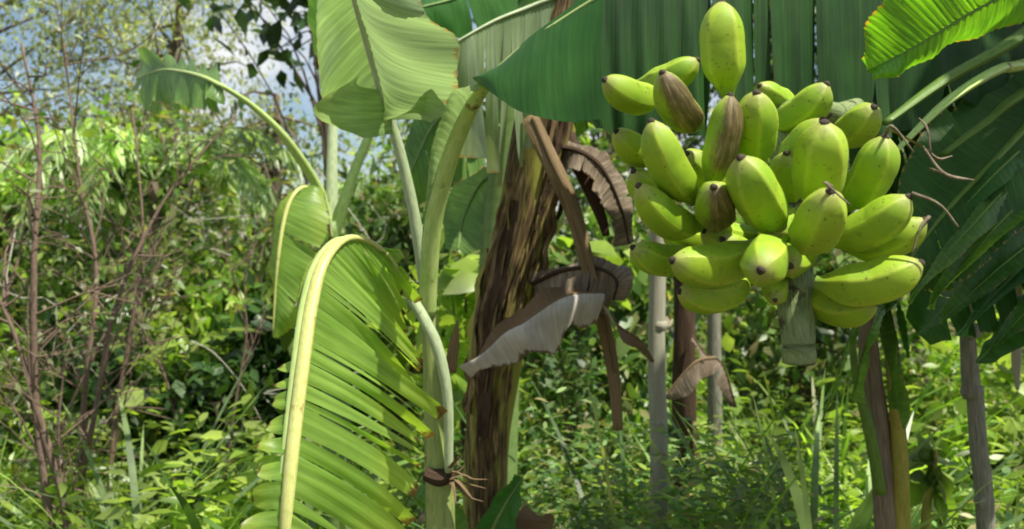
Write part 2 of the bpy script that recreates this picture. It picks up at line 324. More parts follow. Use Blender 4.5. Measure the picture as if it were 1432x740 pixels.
# ------------------------------------------------------------------ ground
def ground_h(x, y): return .05 * math.sin(x * .9 + 1) + .04 * math.sin(y * 1.3) + .03 * math.sin(x * 2.3 + y * 1.7) 
gx = np.concatenate([[-400, -120, -40, -15], np.linspace(-8, 8, 65), [15, 40, 120, 400]]); gy = np.concatenate([[-400, -60, -10], np.linspace(-2, 14, 65), [20, 40, 100, 400]])
V = []; 
for yy in gy:
    for xx in gx:
        near = max(0, 1 - max(abs(xx) - 8, yy - 14, -2 - yy, 0) / 10)
        V.append((xx, yy, ground_h(xx, yy) * near + rnd(-.012, .012) * (near > .9)))
nx = len(gx); Q = [(j * nx + i, j * nx + i + 1, (j + 1) * nx + i + 1, (j + 1) * nx + i) for j in range(len(gy) - 1) for i in range(nx - 1)]
mg = m_solid('soil', [(.3, (.05, .045, .02)), (.5, (.11, .09, .05)), (.65, (.07, .10, .025)), (.8, (.19, .16, .10))], 5, (1, 1, 1), .95, .8, .03, uvs=False, detail=10)
g = MB(); g.add(V, Q); tag(g.build('ground', mg), kind='structure')
# ------------------------------------------------------------------ background growth
def scatter(n, x0, x1, y0, y1): return np.stack([RNG.uniform(x0, x1, n), RNG.uniform(y0, y1, n)], 1)
def clump_leaves(centres, per, rad, size, width=.45, droop=.3, curl=.15):
    parts = []
    pos = []; sz = []
    for c in centres:
        k = max(3, int(per * RNG.uniform(.5, 1.5))); r = rad * RNG.uniform(.6, 1.3)
        pos.append(c + RNG.normal(0, 1, (k, 3)) * r * np.array([1, 1, .75])); sz.append(size * RNG.uniform(.6, 1.35, k))
    pos = np.concatenate(pos); sz = np.concatenate(sz)
    d = RNG.normal(0, 1, (len(pos), 3)); d[:, 2] -= droop
    return leaves(pos, d, sz, width, curl, up=(0, 0, 1.2))
def thicket(name, boxes, per_m3, mat, size, label_kind=True, rad=.22, width=.5):
    cs = []
    for (x0, x1, y0, y1, z0, z1, n) in boxes:
        c = np.stack([RNG.uniform(x0, x1, n), RNG.uniform(y0, y1, n), z0 + (z1 - z0) * RNG.uniform(0, 1, n) ** .9], 1)
        c[:, 2] *= 1 + .22 * np.sin(c[:, 0] * 2.1 + 1) + .12 * np.sin(c[:, 0] * 5.3)
        cs.append(c)
    cs = np.concatenate(cs); V, Q = clump_leaves(cs, per_m3, rad, size, width)
    return tag(fast_mesh(name, V, Q, mat), kind='stuff')
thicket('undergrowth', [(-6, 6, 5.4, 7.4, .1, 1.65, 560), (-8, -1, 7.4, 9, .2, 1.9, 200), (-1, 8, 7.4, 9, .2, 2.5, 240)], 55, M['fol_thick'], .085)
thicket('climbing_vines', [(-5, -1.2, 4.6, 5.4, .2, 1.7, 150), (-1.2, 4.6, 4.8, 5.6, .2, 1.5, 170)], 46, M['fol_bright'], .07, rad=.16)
def plant_tree(name, label, cat, base, top, crown, ncl, per, clr, size, mat, width=.45, trunk_r=.06, group=None, limbs=7, wood='bark', droop=.3):
    """tapered trunk, limbs reaching for leaf clumps, crown with gaps"""
    base = np.array(base, float); top = np.array(top, float)
    r = thing(name, label, cat, base, group)
    tr = MB(); mid = (base + top) / 2 + RNG.normal(0, .08, 3)
    path = crv([base, mid, top], 14); tr.tube(path, [trunk_r, trunk_r * .75, trunk_r * .45], 9, wob=.05)
    c0, rr = np.array(crown[0], float), np.array(crown[1], float)
    cs = []
    while len(cs) < ncl:
        q = RNG.uniform(-1, 1, 3)
        if .25 < np.dot(q, q) < 1: cs.append(c0 + q * rr)
    cs = np.array(cs)
    for i in range(min(ncl, limbs * 4)):
        s = path[RNG.integers(6, 14)]; e = cs[i]; m_ = (s + e) / 2 + np.array([0, 0, .12]) + RNG.normal(0, .06, 3)
        tr.tube([s, m_, e], [trunk_r * .3, trunk_r * .12, .004], 5, 7, cap=False)
    tr.build('trunk', M[wood], r)
    V, Q = clump_leaves(cs, per, clr, size, width, droop); fast_mesh('crown', V, Q, mat, r)
    return r
def at(px, py, d): return P(px, py, d)
# fine leaved trees on the left, sky between them
plant_tree('tree', 'tall fine-leaved tree with pale leaves, furthest left of the background trees', 'tree', (-5.2, 8.2, 0), (-4.8, 8.2, 3.6), (P(40, 110, 8.2), (1.7, .9, 1.8)), 125, 105, .27, .068, M['fol_grey'], .4, .07)
plant_tree('tree', 'airy fine-leaved tree with sky showing through, behind the long arched petiole', 'tree', (-2.9, 7.2, 0), (-2.7, 7.2, 3.2), (P(205, 95, 7.2), (.95, .8, 1.45)), 85, 105, .23, .058, M['fol_grey'], .36, .06)
plant_tree('tree', 'small bushy tree with grey-green leaves, below the patch of blue sky', 'tree', (-1.9, 6.6, 0), (-1.75, 6.6, 2.3), (P(385, 262, 6.6), (.75, .7, .52)), 36, 75, .2, .06, M['fol_grey'], .4, .05)
plant_tree('tree', 'dark glossy-leaved tree whose broad leaves hang at the top edge against the sky', 'tree', (-.85, 4.7, 0), (-.95, 4.6, 2.3), (P(388, 18, 4.6), (.36, .3, .40)), 17, 17, .10, .11, M['fol_dark'], .55, .035)
plant_tree('tree', 'leafy background tree behind the youngest upright leaf, sky to its left', 'tree', (-.6, 7.6, 0), (-.65, 7.6, 3.4), (P(615, 235, 7.6), (.75, .7, .8)), 32, 80, .25, .08, M['fol_bright'], .45, .07)
plant_tree('tree', 'broad dark tree standing behind the dead brown trunk', 'tree', (.7, 7.4, 0), (.8, 7.4, 3.6), (P(830, 190, 7.4), (1.3, .8, 1.3)), 60, 90, .26, .09, M['fol_thick'], .5, .09)
plant_tree('tree', 'shaded background tree at the far right behind the broad dark leaves', 'tree', (4.0, 7.6, 0), (3.8, 7.6, 3.6), (P(1330, 150, 7.6), (1.7, .8, 1.5)), 70, 90, .28, .09, M['fol_thick'], .5, .09)
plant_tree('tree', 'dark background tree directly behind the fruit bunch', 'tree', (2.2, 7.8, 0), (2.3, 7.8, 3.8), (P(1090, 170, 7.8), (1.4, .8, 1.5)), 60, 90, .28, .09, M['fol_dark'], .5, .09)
# tangle of dry vines and twigs caught in the growth
s = MB()
for k in range(55):
    x, y = RNG.uniform(-3.6, -.3), RNG.uniform(3.2, 5.2); z0 = RNG.uniform(.5, 2.3 if x < -.8 else 1.3); a = RNG.uniform(0, 6.28); L = RNG.uniform(.3, 1.1)
    p = np.array([x, y, z0]); dv = np.array([math.cos(a), math.sin(a) * .5, RNG.uniform(-1, 1)]) * L
    s.tube([p, p + dv * .35 + RNG.normal(0, .08, 3), p + dv * .7 + RNG.normal(0, .08, 3), p + dv], [.003, .0022, .001], 4, 10, cap=False)
tag(s.build('dry_twigs', M['stake']), kind='stuff')
thicket('broad_leaves', [(-3.2, 2.8, 3.6, 5.0, .1, 1.1, 90)], 9, M['fol_lime'], .15, rad=.14, width=.6)
# shrubs in front of the thicket
def shrub(label, px, py_top, d, wpx, mat, size, n=26, per=40, name='shrub', width=.45, group='shrubs in front of the thicket', clr=.10, twigs=True):
    base = P(px, 0, d); base[2] = ground_h(base[0], d); top = P(px, py_top, d); h = top[2] - base[2]; rw = PX(wpx, d) / 2
    r = thing(name, label, 'shrub', base, group)
    st = MB(); cs = []
    for i in range(n):
        a = RNG.uniform(0, 6.28); q = RNG.uniform(.15, 1) ** .6; hh = h * RNG.uniform(.35, 1.0)
        taper = math.sqrt(max(.12, 1 - (hh / h) ** 3))
        e = base + np.array([math.cos(a) * rw * q * taper, math.sin(a) * rw * q * .7 * taper, hh * .95]); cs.append(e)
        m_ = base + (e - base) * .5 + np.array([math.cos(a), math.sin(a), 0]) * rw * -.12
        st.tube([base + RNG.normal(0, .02, 3) * [1, 1, 0], m_, e], [.009, .005, .002], 5, 7, cap=False)
    st.build('stem', M['bark'], r)
    V, Q = clump_leaves(np.array(cs), per, clr, size, width); fast_mesh('foliage', V, Q, mat, r)
    return r
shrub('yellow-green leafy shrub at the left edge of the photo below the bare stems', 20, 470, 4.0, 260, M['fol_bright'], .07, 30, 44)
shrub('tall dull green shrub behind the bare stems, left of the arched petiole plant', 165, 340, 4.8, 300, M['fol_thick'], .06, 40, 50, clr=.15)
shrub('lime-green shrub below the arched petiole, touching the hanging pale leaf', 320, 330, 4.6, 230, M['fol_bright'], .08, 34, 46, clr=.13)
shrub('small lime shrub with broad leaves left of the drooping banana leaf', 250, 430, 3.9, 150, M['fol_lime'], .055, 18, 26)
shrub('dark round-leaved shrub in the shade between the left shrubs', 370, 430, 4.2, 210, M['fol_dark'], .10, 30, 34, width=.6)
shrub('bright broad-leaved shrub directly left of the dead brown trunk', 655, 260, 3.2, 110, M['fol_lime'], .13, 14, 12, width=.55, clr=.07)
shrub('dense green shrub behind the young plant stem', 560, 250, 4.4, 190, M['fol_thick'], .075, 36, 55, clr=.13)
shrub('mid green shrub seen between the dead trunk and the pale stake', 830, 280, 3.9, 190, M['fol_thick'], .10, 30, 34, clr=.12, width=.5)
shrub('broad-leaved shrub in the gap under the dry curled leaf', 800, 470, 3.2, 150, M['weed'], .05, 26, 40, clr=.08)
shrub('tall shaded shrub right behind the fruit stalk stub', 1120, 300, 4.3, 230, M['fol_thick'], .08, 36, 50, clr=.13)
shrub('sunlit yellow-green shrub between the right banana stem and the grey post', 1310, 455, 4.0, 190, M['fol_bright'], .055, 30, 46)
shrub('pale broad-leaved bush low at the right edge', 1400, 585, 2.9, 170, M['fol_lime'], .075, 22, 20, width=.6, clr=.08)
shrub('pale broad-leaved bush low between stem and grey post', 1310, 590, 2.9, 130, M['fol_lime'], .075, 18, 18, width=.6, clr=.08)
shrub('dark-leaved shrub added as a shaded gap low behind the bare stems, right of the thick brown one', 150, 455, 4.0, 150, M['fol_dark'], .085, 22, 34, width=.5)  # added shrub: its dark leaf colour stands in for shade in a deep gap
shrub('dark-leaved shrub added as a shaded gap low between the bare shrubs and the drooping banana leaf', 300, 500, 3.8, 130, M['fol_dark'], .08, 20, 30, width=.5)  # also added, shade of the gap put into the leaf colour
def palm(label, px, py, d, n, L, seed):
    rs = np.random.default_rng(seed); c = P(px, py, d); base = c * [1, 1, 0]; r = thing('palm', label, 'palm', base, 'feathery palms in the thicket')
    s = MB(); s.tube([base, (base + c) / 2 + [.03, 0, 0], c], [.05, .04, .03], 10, 16, wob=.05); s.build('trunk', M['bark'], r)
    for k in range(n):
        a = 6.28 * k / n + rs.uniform(-.3, .3); h = np.array([math.cos(a), math.sin(a) * .7, 0]); l = L * rs.uniform(.8, 1.15)
        path = crv([c, c + h * l * .45 + [0, 0, l * .32], c + h * l * .85 + [0, 0, l * .12], c + h * l * 1.1 - [0, 0, l * .25]], 44); T = unit(np.gradient(path, axis=0))
        S = unit(np.cross(T, [0, 0, 1.])); pos = np.concatenate([path[4:], path[4:]]); sg = np.repeat([1, -1], 40)[:, None]
        dv = np.concatenate([S[4:], S[4:]]) * sg + np.concatenate([T[4:], T[4:]]) * .7 - np.array([0, 0, .45]) + rs.normal(0, .08, (80, 3))
        V, Q = leaves(pos, dv, np.tile(np.linspace(.34, .12, 40), 2) * L / .9, .10, .25, up=(0, 0, 1.)); f = fast_mesh('frond', V, Q, M['grass_pale'], r)
        m = MB(); m.tube(path, [.009, .005, .002], 6); m.build('rachis', M['petiole_far'], f)
palm('feathery pale palm whose fronds arch under the left patch of sky', 215, 255, 5.0, 9, .85, 1)
palm('feathery palm at the left edge behind the thick brown bare shrub', 10, 300, 5.2, 8, .9, 2)
palm('small feathery palm right of the arched petiole, behind the slim stems', 520, 300, 5.4, 8, .6, 3)
# ------------------------------------------------------------------ tall bare shrubs at the left
def bare_shrub(label, stems, d, seed, nl=160):
    global RNG
    base = P(stems[0][0][0][0], 0, d); base[2] = ground_h(base[0], d)
    r = thing('bare_shrub', label, 'bare shrub', base, 'bare twiggy shrubs at the left'); rs = np.random.default_rng(seed); tips = []
    tw = MB()
    for st, wpx in stems:
        pts = [P(x, y, d + dd) for x, y, dd in st]
        b0 = pts[0].copy(); b0[2] = base[2]; b0 = b0 + (base - b0) * .5
        path = crv([b0] + pts, 30); R = PX(wpx, d) / 2
        s = MB(); s.tube(path, [R, R * .8, R * .25], 7, wob=.08); s.build('stem', M['twig'], r)
        for k in range(16):
            i = rs.integers(8, 29); p = path[i]; dv = unit(np.array([rs.normal(), rs.normal() * .6, abs(rs.normal()) + .5])); L = rs.uniform(.12, .42)
            q = p + dv * L * .5 + rs.normal(0, .02, 3); e = p + dv * L + rs.normal(0, .04, 3); tw.tube([p, q, e], [R * .3, R * .2, .0012], 5, 6, cap=False); tips += [q, e]
            for _ in range(2):
                dv2 = unit(dv + rs.normal(0, .8, 3)); e2 = q + dv2 * L * .5; tw.tube([q, (q + e2) / 2 + rs.normal(0, .01, 3), e2], [R * .18, .0018, .0008], 4, 5, cap=False); tips.append(e2)
    tw.build('twigs', M['twig'], r)
    tips = np.array(tips); ix = rs.integers(0, len(tips), nl); d_ = rs.normal(0, 1, (nl, 3))
    V, Q = leaves(tips[ix] + rs.normal(0, .02, (nl, 3)), d_, rs.uniform(.02, .045, nl), .4, up=(0, 0, 1)); fast_mesh('leaves', V, Q, M['fol_grey'], r)
bare_shrub('thick brown bare shrub rising from bottom left, nearest the left edge', [([(70, 740, 0), (50, 560, 0), (48, 360, 0), (55, 200, .05), (30, 60, .1)], 12), ([(95, 740, 0), (60, 600, 0), (25, 480, 0), (-10, 400, 0)], 13)], 2.6, 3)
bare_shrub('bare shrub with a pale crooked stem leaning right, second from the left edge', [([(112, 740, 0), (118, 560, 0), (135, 380, .05), (110, 240, .1), (90, 60, .2)], 9), ([(105, 740, 0), (140, 540, -.05), (165, 420, 0), (230, 280, .1), (330, 160, .2)], 9)], 2.8, 5)
bare_shrub('slender bare shrub with forked twigs, furthest right of the bare shrubs', [([(150, 740, 0), (160, 600, 0), (185, 450, 0), (200, 330, 0), (185, 150, .1)], 8), ([(128, 740, 0), (80, 640, 0), (130, 500, .05), (215, 350, .1), (270, 250, .2)], 6)], 3.0, 8)
bare_shrub('low thin bare shrub with drooping twigs left of the drooping banana leaf', [([(260, 740, .4), (240, 560, .4), (205, 470, .4), (175, 400, .4)], 5), ([(300, 740, .3), (330, 560, .3), (345, 450, .3), (320, 370, .3)], 5)], 3.3, 9, 60)
# ------------------------------------------------------------------ far banana plants behind
def midrib(name, path, wpx, mat, parent, k=40, flat=.7, n=8):
    d = [p[1] for p in path]; pts = [P(*p[:3]) if len(p) > 2 else p for p in path]
    rr = [PX(w_, p[2]) / 2 for w_, p in zip(wpx, path)]
    s = MB(); c = crv(pts, k); rad = np.interp(np.linspace(0, 1, k), np.linspace(0, 1, len(rr)), rr); s.tube(c, rad, n, flat=flat)
    return s.build(name, mat, parent)
def leaf(parent, rib, ribw, sides, bmat, rmat, label=None, **kw):
    """one banana leaf: blade halves as one mesh, the midrib its child"""
    A = [P(*p) for p in rib]; s = MB()
    for i, sd in enumerate(sides):
        k = dict(kw); k.update(sd[1] if len(sd) > 1 else {}); a = k.pop('A', None)
        s.blade([P(*p) for p in a] if a else A, [P(*p) for p in sd[0]], seed=int(abs(rib[0][0]) * 3 + i * 7 + abs(rib[-1][1])) % 9999, **k)
    o = s.build('leaf', bmat, parent)
    if label: o['label'] = label
    if ribw: midrib('midrib', rib, ribw, rmat, o)
    return o
def tears(n, a=0., b=1., seed=1):
    r = np.random.default_rng(seed); return sorted(np.clip(np.linspace(a, b, n + 2)[1:-1] + r.uniform(-.35, .35, n) * (b - a) / (n + 1), a, b).tolist())
bp = thing('banana_plant', 'banana plant behind at left with a long arched petiole reaching left', 'banana plant', P(465, 330, 2.6) * [1, 1, 0], 'banana plants')
s = MB(); s.tube([P(478, 930, 2.6) , P(470, 560, 2.6), P(462, 310, 2.6)], [PX(26, 2.6), PX(20, 2.6), PX(11, 2.6)], 14, 30, wob=.03); s.build('pseudostem', M['petiole_far'], bp)
midrib('petiole', [(462, 330, 2.6), (448, 270, 2.6), (400, 195, 2.5), (355, 150, 2.45), (310, 120, 2.4)], [20, 18, 16, 13, 10], M['petiole'], bp)
midrib('petiole', [(463, 330, 2.62), (464, 240, 2.65), (466, 150, 2.7)], [20, 16, 13], M['petiole_pale'], bp)
midrib('petiole', [(466, 330, 2.6), (490, 255, 2.6), (520, 180, 2.6)], [18, 15, 12], M['petiole_far'], bp)
leaf(bp, [(310, 120, 2.4), (285, 108, 2.45), (255, 100, 2.6), (225, 98, 2.8), (190, 110, 3.0)], [9, 8, 6, 4, 2],
     [([(312, 140, 2.38), (280, 152, 2.4), (245, 158, 2.5), (215, 156, 2.75), (186, 140, 2.95)], dict(tears=tears(9, seed=4))),
      ([(304, 98, 2.6), (280, 84, 2.7), (250, 76, 2.8), (215, 74, 3.0), (186, 92, 3.1)], dict(tears=tears(6, seed=5)))], M['leaf_far'], M['petiole'], 'pale drooping leaf at the end of the arched petiole', gap=.25, tooth=.25, jit=.02)
leaf(bp, [(462, 335, 2.55), (448, 285, 2.5), (425, 262, 2.45), (402, 290, 2.4), (388, 370, 2.35), (382, 470, 2.35)], [12, 10, 8, 7, 5, 3],
     [([(452, 258, 2.45), (462, 320, 2.4), (456, 390, 2.38), (420, 450, 2.36), (386, 476, 2.35)], dict(tears=[.4, .7], A=[(428, 262, 2.45), (402, 290, 2.4), (390, 350, 2.37), (386, 410, 2.35), (382, 470, 2.35)])), ([(440, 262, 2.5), (400, 272, 2.45), (374, 350, 2.42), (376, 410, 2.38), (380, 474, 2.35)], dict(A=[(432, 264, 2.45), (402, 290, 2.4), (390, 350, 2.37), (386, 410, 2.35), (382, 470, 2.35)]))], M['leaf_fresh'], M['midrib'], 'veined leaf hanging straight down', gap=.1, bulge=.01, amp=.006)
leaf(bp, [(466, 150, 2.7), (462, 60, 2.75), (450, -40, 2.8)], [10, 8, 6], [([(452, 120, 2.6), (430, 40, 2.6), (425, -50, 2.7)],), ([(480, 130, 2.6), (505, 50, 2.6), (500, -40, 2.7)],)], M['leaf_mid'], M['petiole_far'], gap=.1)
# ------------------------------------------------------------------ young banana plant, centre
D0 = 1.5
yp = thing('banana_plant', 'young banana plant with a pale slim stem and a large drooping torn leaf', 'banana plant', P(614, 700, D0) * [1, 1, 0], 'banana plants')
s = MB(); s.tube([P(610, 1300, D0), P(615, 900, D0), P(615, 740, D0), P(615, 680, D0), P(614, 655, D0)], [PX(52, D0) / 2, PX(46, D0) / 2, PX(42, D0) / 2, PX(40, D0) / 2, PX(40, D0) / 2], 20, 40, wob=.02)
s.tube([P(614, 664, D0), P(608, 560, D0), P(602, 470, D0), P(597, 400, D0)], [PX(20, D0), PX(15, D0), PX(11.5, D0), PX(10, D0)], 16, 30, wob=.03)
s.build('pseudostem', M['stem_young'], yp)
s = MB(); s.tube([P(594, 662, 1.48), P(614, 668, 1.478), P(636, 662, 1.48)], [PX(9, 1.5), PX(12, 1.5), PX(9, 1.5)], 10, 16, wob=.15); s.build('node_scar', M['husk_dark'], yp)
s = MB(); s.tube([P(628, 660, 1.47), P(626, 560, 1.46), P(612, 490, 1.455), P(594, 450, 1.455), P(576, 418, 1.46)], [PX(6, 1.5), PX(7, 1.5), PX(8, 1.5), PX(8, 1.5), PX(7.5, 1.5)], 10, 40, wob=.05); s.build('leaf_sheath', M['petiole_pale'], yp)
s = MB(); s.tube([P(630, 520, 1.49), P(636, 480, 1.48), P(640, 448, 1.47)], [PX(9, 1.5), PX(7, 1.5), PX(1, 1.5)], 8, 12, wob=.08, flat=.5); s.build('dry_sheath', M['husk'], yp)
s = MB()
for k in range(9):
    p = P(632 + rnd(-6, 8), 662 + rnd(-10, 14), 1.46); e = p + np.array([rnd(.0, .06), rnd(-.04, .02), rnd(-.05, .03)]); s.tube([p, (p + e) / 2 + np.array([0, 0, rnd(-.01, .015)]), e], [.004, .003, .001], 6, 8, wob=.3, flat=.5)
s.build('dry_fibres', M['husk'], yp)
# drooping leaf
rib = [(576, 420, 1.46), (558, 382, 1.44), (535, 352, 1.41), (505, 334, 1.37), (476, 338, 1.33), (450, 372, 1.28), (435, 430, 1.24), (425, 500, 1.2), (416, 570, 1.17), (407, 650, 1.14), (398, 745, 1.12), (390, 860, 1.12)]
rt = [(590, 395, 1.44), (578, 360, 1.42), (562, 345, 1.42), (580, 430, 1.46), (590, 470, 1.45), (594, 510, 1.42), (598, 540, 1.40), (604, 595, 1.36), (598, 655, 1.32), (566, 735, 1.26), (520, 800, 1.2), (470, 900, 1.16)]
lf = [(560, 425, 1.5), (540, 395, 1.48), (515, 365, 1.46), (488, 345, 1.43), (455, 345, 1.40), (425, 375, 1.31), (407, 440, 1.27), (400, 510, 1.23), (376, 575, 1.18), (356, 655, 1.14), (336, 745, 1.12), (330, 840, 1.15)]
T1 = sorted([.12, .155, .19, .22, .25, .268, .31, .322, .36, .40, .412, .445, .485, .497, .535, .56, .60, .613, .64, .68, .71, .722, .77, .80, .86, .88, .93])
leaf(yp, rib, [13, 12, 12, 13, 16, 19, 20, 20, 20, 20, 19, 16],
     [(rt, dict(tears=T1, gap=.78, gpow=.75, jit=.014, tooth=.2, sag=.02)),
      (lf, dict(tears=[.62, .66, .69, .73, .77, .80, .84, .88, .93], gap=.3, jit=.006, tooth=.12))], M['leaf_fresh'], M['midrib'], 'large drooping leaf torn into narrow strips', bulge=.004, nv=12, seglen=.004)
midrib('rib_flank', [(p[0] - 9, p[1] - 2, p[2] + .006) for p in rib[3:]], [6, 9, 14, 16, 16, 15, 13, 11, 9], M['petiole'], list(yp.children)[-1] if False else [o for o in yp.children if o.name.startswith('leaf') and 'drooping' in o.get('label', '')][0], flat=.5)
# upright pale leaf
rib = [(604, 460, 1.50), (592, 380, 1.5), (577, 290, 1.49), (560, 215, 1.48), (545, 165, 1.47), (526, 100, 1.45), (510, 45, 1.42), (497, 0, 1.39), (482, -60, 1.36), (470, -130, 1.33)]
ribB = rib[4:]
ob = leaf(yp, ribB, None,
     [([(566, 160, 1.44), (618, 150, 1.42), (640, 108, 1.34), (630, 58, 1.29), (596, 14, 1.27), (556, -60, 1.28)], dict(bulge=-.035, amp=.009)),
      ([(540, 170, 1.50), (480, 158, 1.58), (443, 138, 1.64), (446, 60, 1.64), (444, -10, 1.6), (440, -80, 1.5)], dict(bulge=.02))], M['leaf_pale'], M['petiole_pale'], 'broad pale upright leaf with a curled lower edge', amp=.007, gap=.08, nv=14)
midrib('midrib', [(p[0], p[1], p[2] - (.012 if i > 4 else 0)) for i, p in enumerate(rib)], [20, 18, 16, 15, 14, 13, 12, 11, 10, 8], M['petiole_pale'], ob)
s = MB(); s.blade([P(546, 168, 1.468), P(538, 140, 1.46), (P(532, 118, 1.45))], [P(590, 176, 1.40), P(612, 156, 1.36), P(575, 118, 1.39)], bulge=.015, nv=8, seed=3)
s.blade([P(552, 186, 1.47), P(543, 160, 1.466), (P(533, 125, 1.455))], [P(520, 186, 1.36), P(446, 152, 1.26), P(495, 108, 1.36)], bulge=-.02, nv=10, seed=4)
o = s.build('leaf_base', M['leaf_pale'], yp)
# thick petiole and the dark leaf it carries
pt = [(598, 440, 1.49), (600, 380, 1.47), (608, 300, 1.44), (628, 225, 1.40), (652, 165, 1.35), (678, 122, 1.29), (730, 70, 1.22), (800, 20, 1.17), (880, -30, 1.12)]
s = MB(); c = crv([P(*p) for p in pt], 60); s.tube(c, [PX(w_, p[2]) / 2 for w_, p in zip([24, 26, 26, 25, 23, 18, 12, 9, 6], pt)], 12, flat=.9)
o = leaf(yp, pt[5:], None, [
    ([(668, 116, 1.30), (690, 132, 1.2), (735, 160, 1.15), (790, 170, 1.12), (848, 168, 1.10)], dict(A=[(668, 116, 1.30), (700, 92, 1.25), (740, 52, 1.21), (790, 15, 1.18), (848, -35, 1.15)], bulge=-.012, nv=16)),
    ], M['leaf_dark'], None, 'dark green leaf half hanging like a curtain beside the fruit', amp=.003, ripple=.0002)
s.build('petiole', M['petiole'], yp)
# pale underside strip that runs down beside the petiole
leaf(yp, [(680, 124, 1.29), (656, 150, 1.34), (634, 205, 1.385), (612, 280, 1.43), (600, 370, 1.46)], None,
     [([(672, 112, 1.27), (632, 122, 1.30), (608, 185, 1.36), (596, 270, 1.42), (590, 372, 1.455)], dict(bulge=.012))], M['leaf_pale'], None, 'pale narrow strip of leaf edging the thick petiole', amp=.003)
# ------------------------------------------------------------------ second plant's leaves at top centre (tall banana plant behind)
tp = thing('banana_plant', 'tall banana plant behind the young one, its leaves cut by the top edge', 'banana plant', P(700, 300, 2.5) * [1, 1, 0], 'banana plants')
s = MB(); s.tube([P(690, 980, 2.5), P(694, 500, 2.5), P(720, 120, 2.5), P(740, -120, 2.5)], [PX(36, 2.5), PX(32, 2.5), PX(25, 2.5), PX(14, 2.5)], 14, 30, wob=.03); s.build('pseudostem', M['petiole_far'], tp)
leaf(tp, [(860, -60, 2.2), (800, -15, 2.0), (740, 10, 1.95), (690, 30, 1.9), (632, 62, 1.85)], [12, 11, 9, 7, 4],
     [([(850, 150, 2.1), (790, 190, 2.0), (735, 225, 1.95), (690, 235, 1.9), (636, 190, 1.85)], dict(tears=tears(15, seed=8), gap=.55, tooth=.3)),], M['leaf_grey'], M['petiole_pale'], 'leaf split into pale glossy strips', jit=.03, nv=10)
leaf(tp, [(740, -100, 2.4), (690, -40, 2.2), (640, -5, 2.1), (590, 10, 2.0)], [10, 9, 7, 4],
     [([(780, 0, 2.3), (720, 40, 2.2), (660, 52, 2.1), (600, 30, 2.0)], dict(tears=tears(2, seed=3))), ([(690, -140, 2.5), (640, -90, 2.3), (600, -50, 2.2), (570, -10, 2.1)],)], M['leaf_dark'], M['petiole_far'])
leaf(tp, [(735, -60, 2.4), (760, -60, 2.2), (800, 40, 2.1), (822, 180, 2.1)], [10, 9, 7, 4],
     [([(735, -10, 2.4), (730, 30, 2.2), (760, 120, 2.1), (800, 200, 2.1)],)], M['leaf_mid'], M['petiole_far'])
leaf(tp, [(700, 180, 2.45), (660, 150, 2.4), (610, 170, 2.35), (570, 250, 2.3)], [10, 9, 7, 3],
     [([(690, 215, 2.4), (668, 240, 2.35), (630, 260, 2.3), (580, 290, 2.3)], dict(tears=tears(3, seed=2))), ([(690, 150, 2.5), (640, 120, 2.45), (590, 130, 2.4), (560, 230, 2.35)],)], M['leaf_mid'], M['petiole_far'])
leaf(tp, [(715, 260, 2.5), (680, 250, 2.55), (650, 300, 2.55), (640, 350, 2.5)], [8, 7, 5, 3],
     [([(710, 300, 2.45), (700, 310, 2.45), (690, 335, 2.45), (650, 360, 2.5)],), ([(690, 235, 2.55), (650, 240, 2.6), (620, 290, 2.6), (622, 345, 2.5)],)], M['leaf_far'], M['petiole_far'])
# ------------------------------------------------------------------ old brown trunk
DT = 2.0
ot = thing('dead_banana_plant', 'old banana trunk wrapped in brown dead sheaths, leaning right', 'banana trunk', P(680, 700, DT) * [1, 1, 0])
ax = [(676, 1140, DT), (680, 740, DT), (682, 600, DT), (700, 460, DT), (738, 290, DT), (762, 165, DT), (790, 40, DT), (800, -40, DT)]
s = MB(); c = crv([P(*p) for p in ax], 110); s.tube(c, [PX(q, DT) / 2 for q in (80, 62, 62, 76, 78, 80, 60, 40)], 48, wob=.04); s.build('pseudostem', M['trunk_old'], ot)
rs = np.random.default_rng(5)
for k in range(11):     # loose sheath strips wound around the trunk
    t0 = rs.uniform(.12, .62); t1 = t0 + rs.uniform(.12, .34); a0 = rs.uniform(-2.6, .2); tw = rs.uniform(-.5, .7); n_ = 26; Wd = rs.uniform(.10, .34)
    V, U = [], []
    for i in range(n_):
        t = t0 + (t1 - t0) * i / (n_ - 1); ctr = np.array([np.interp(t, np.linspace(0, 1, 110), c[:, j]) for j in range(3)]); rad = PX(np.interp(t, [0, .3, .45, .6, 1], [31, 31, 38, 39, 40]), DT) * (1.04 + .025 * (k % 4)) + .003 * abs(math.sin(9 * t))
        edge_w = Wd * (math.sin(math.pi * min(1, (i + 1) / n_ * .9 + .08)) ** .5)
        for j in range(6):
            a = a0 + tw * (i / n_) + edge_w * (j / 5 - .5) * 2; rr = rad + (.006 if j in (0, 5) else 0) * (1 + math.sin(i))
            V.append(ctr + np.array([math.cos(a) * rr, math.sin(a) * rr, 0])); U.append((a / 6.283 + k, t * 2))
    f = [(i * 6 + j, i * 6 + j + 1, (i + 1) * 6 + j + 1, (i + 1) * 6 + j) for i in range(n_ - 1) for j in range(5)]
    sh = MB(); sh.add(V, f, U); sh.build('dead_sheath', M[['husk', 'trunk_old', 'trunk_old', 'husk_dark'][k % 4]], ot)
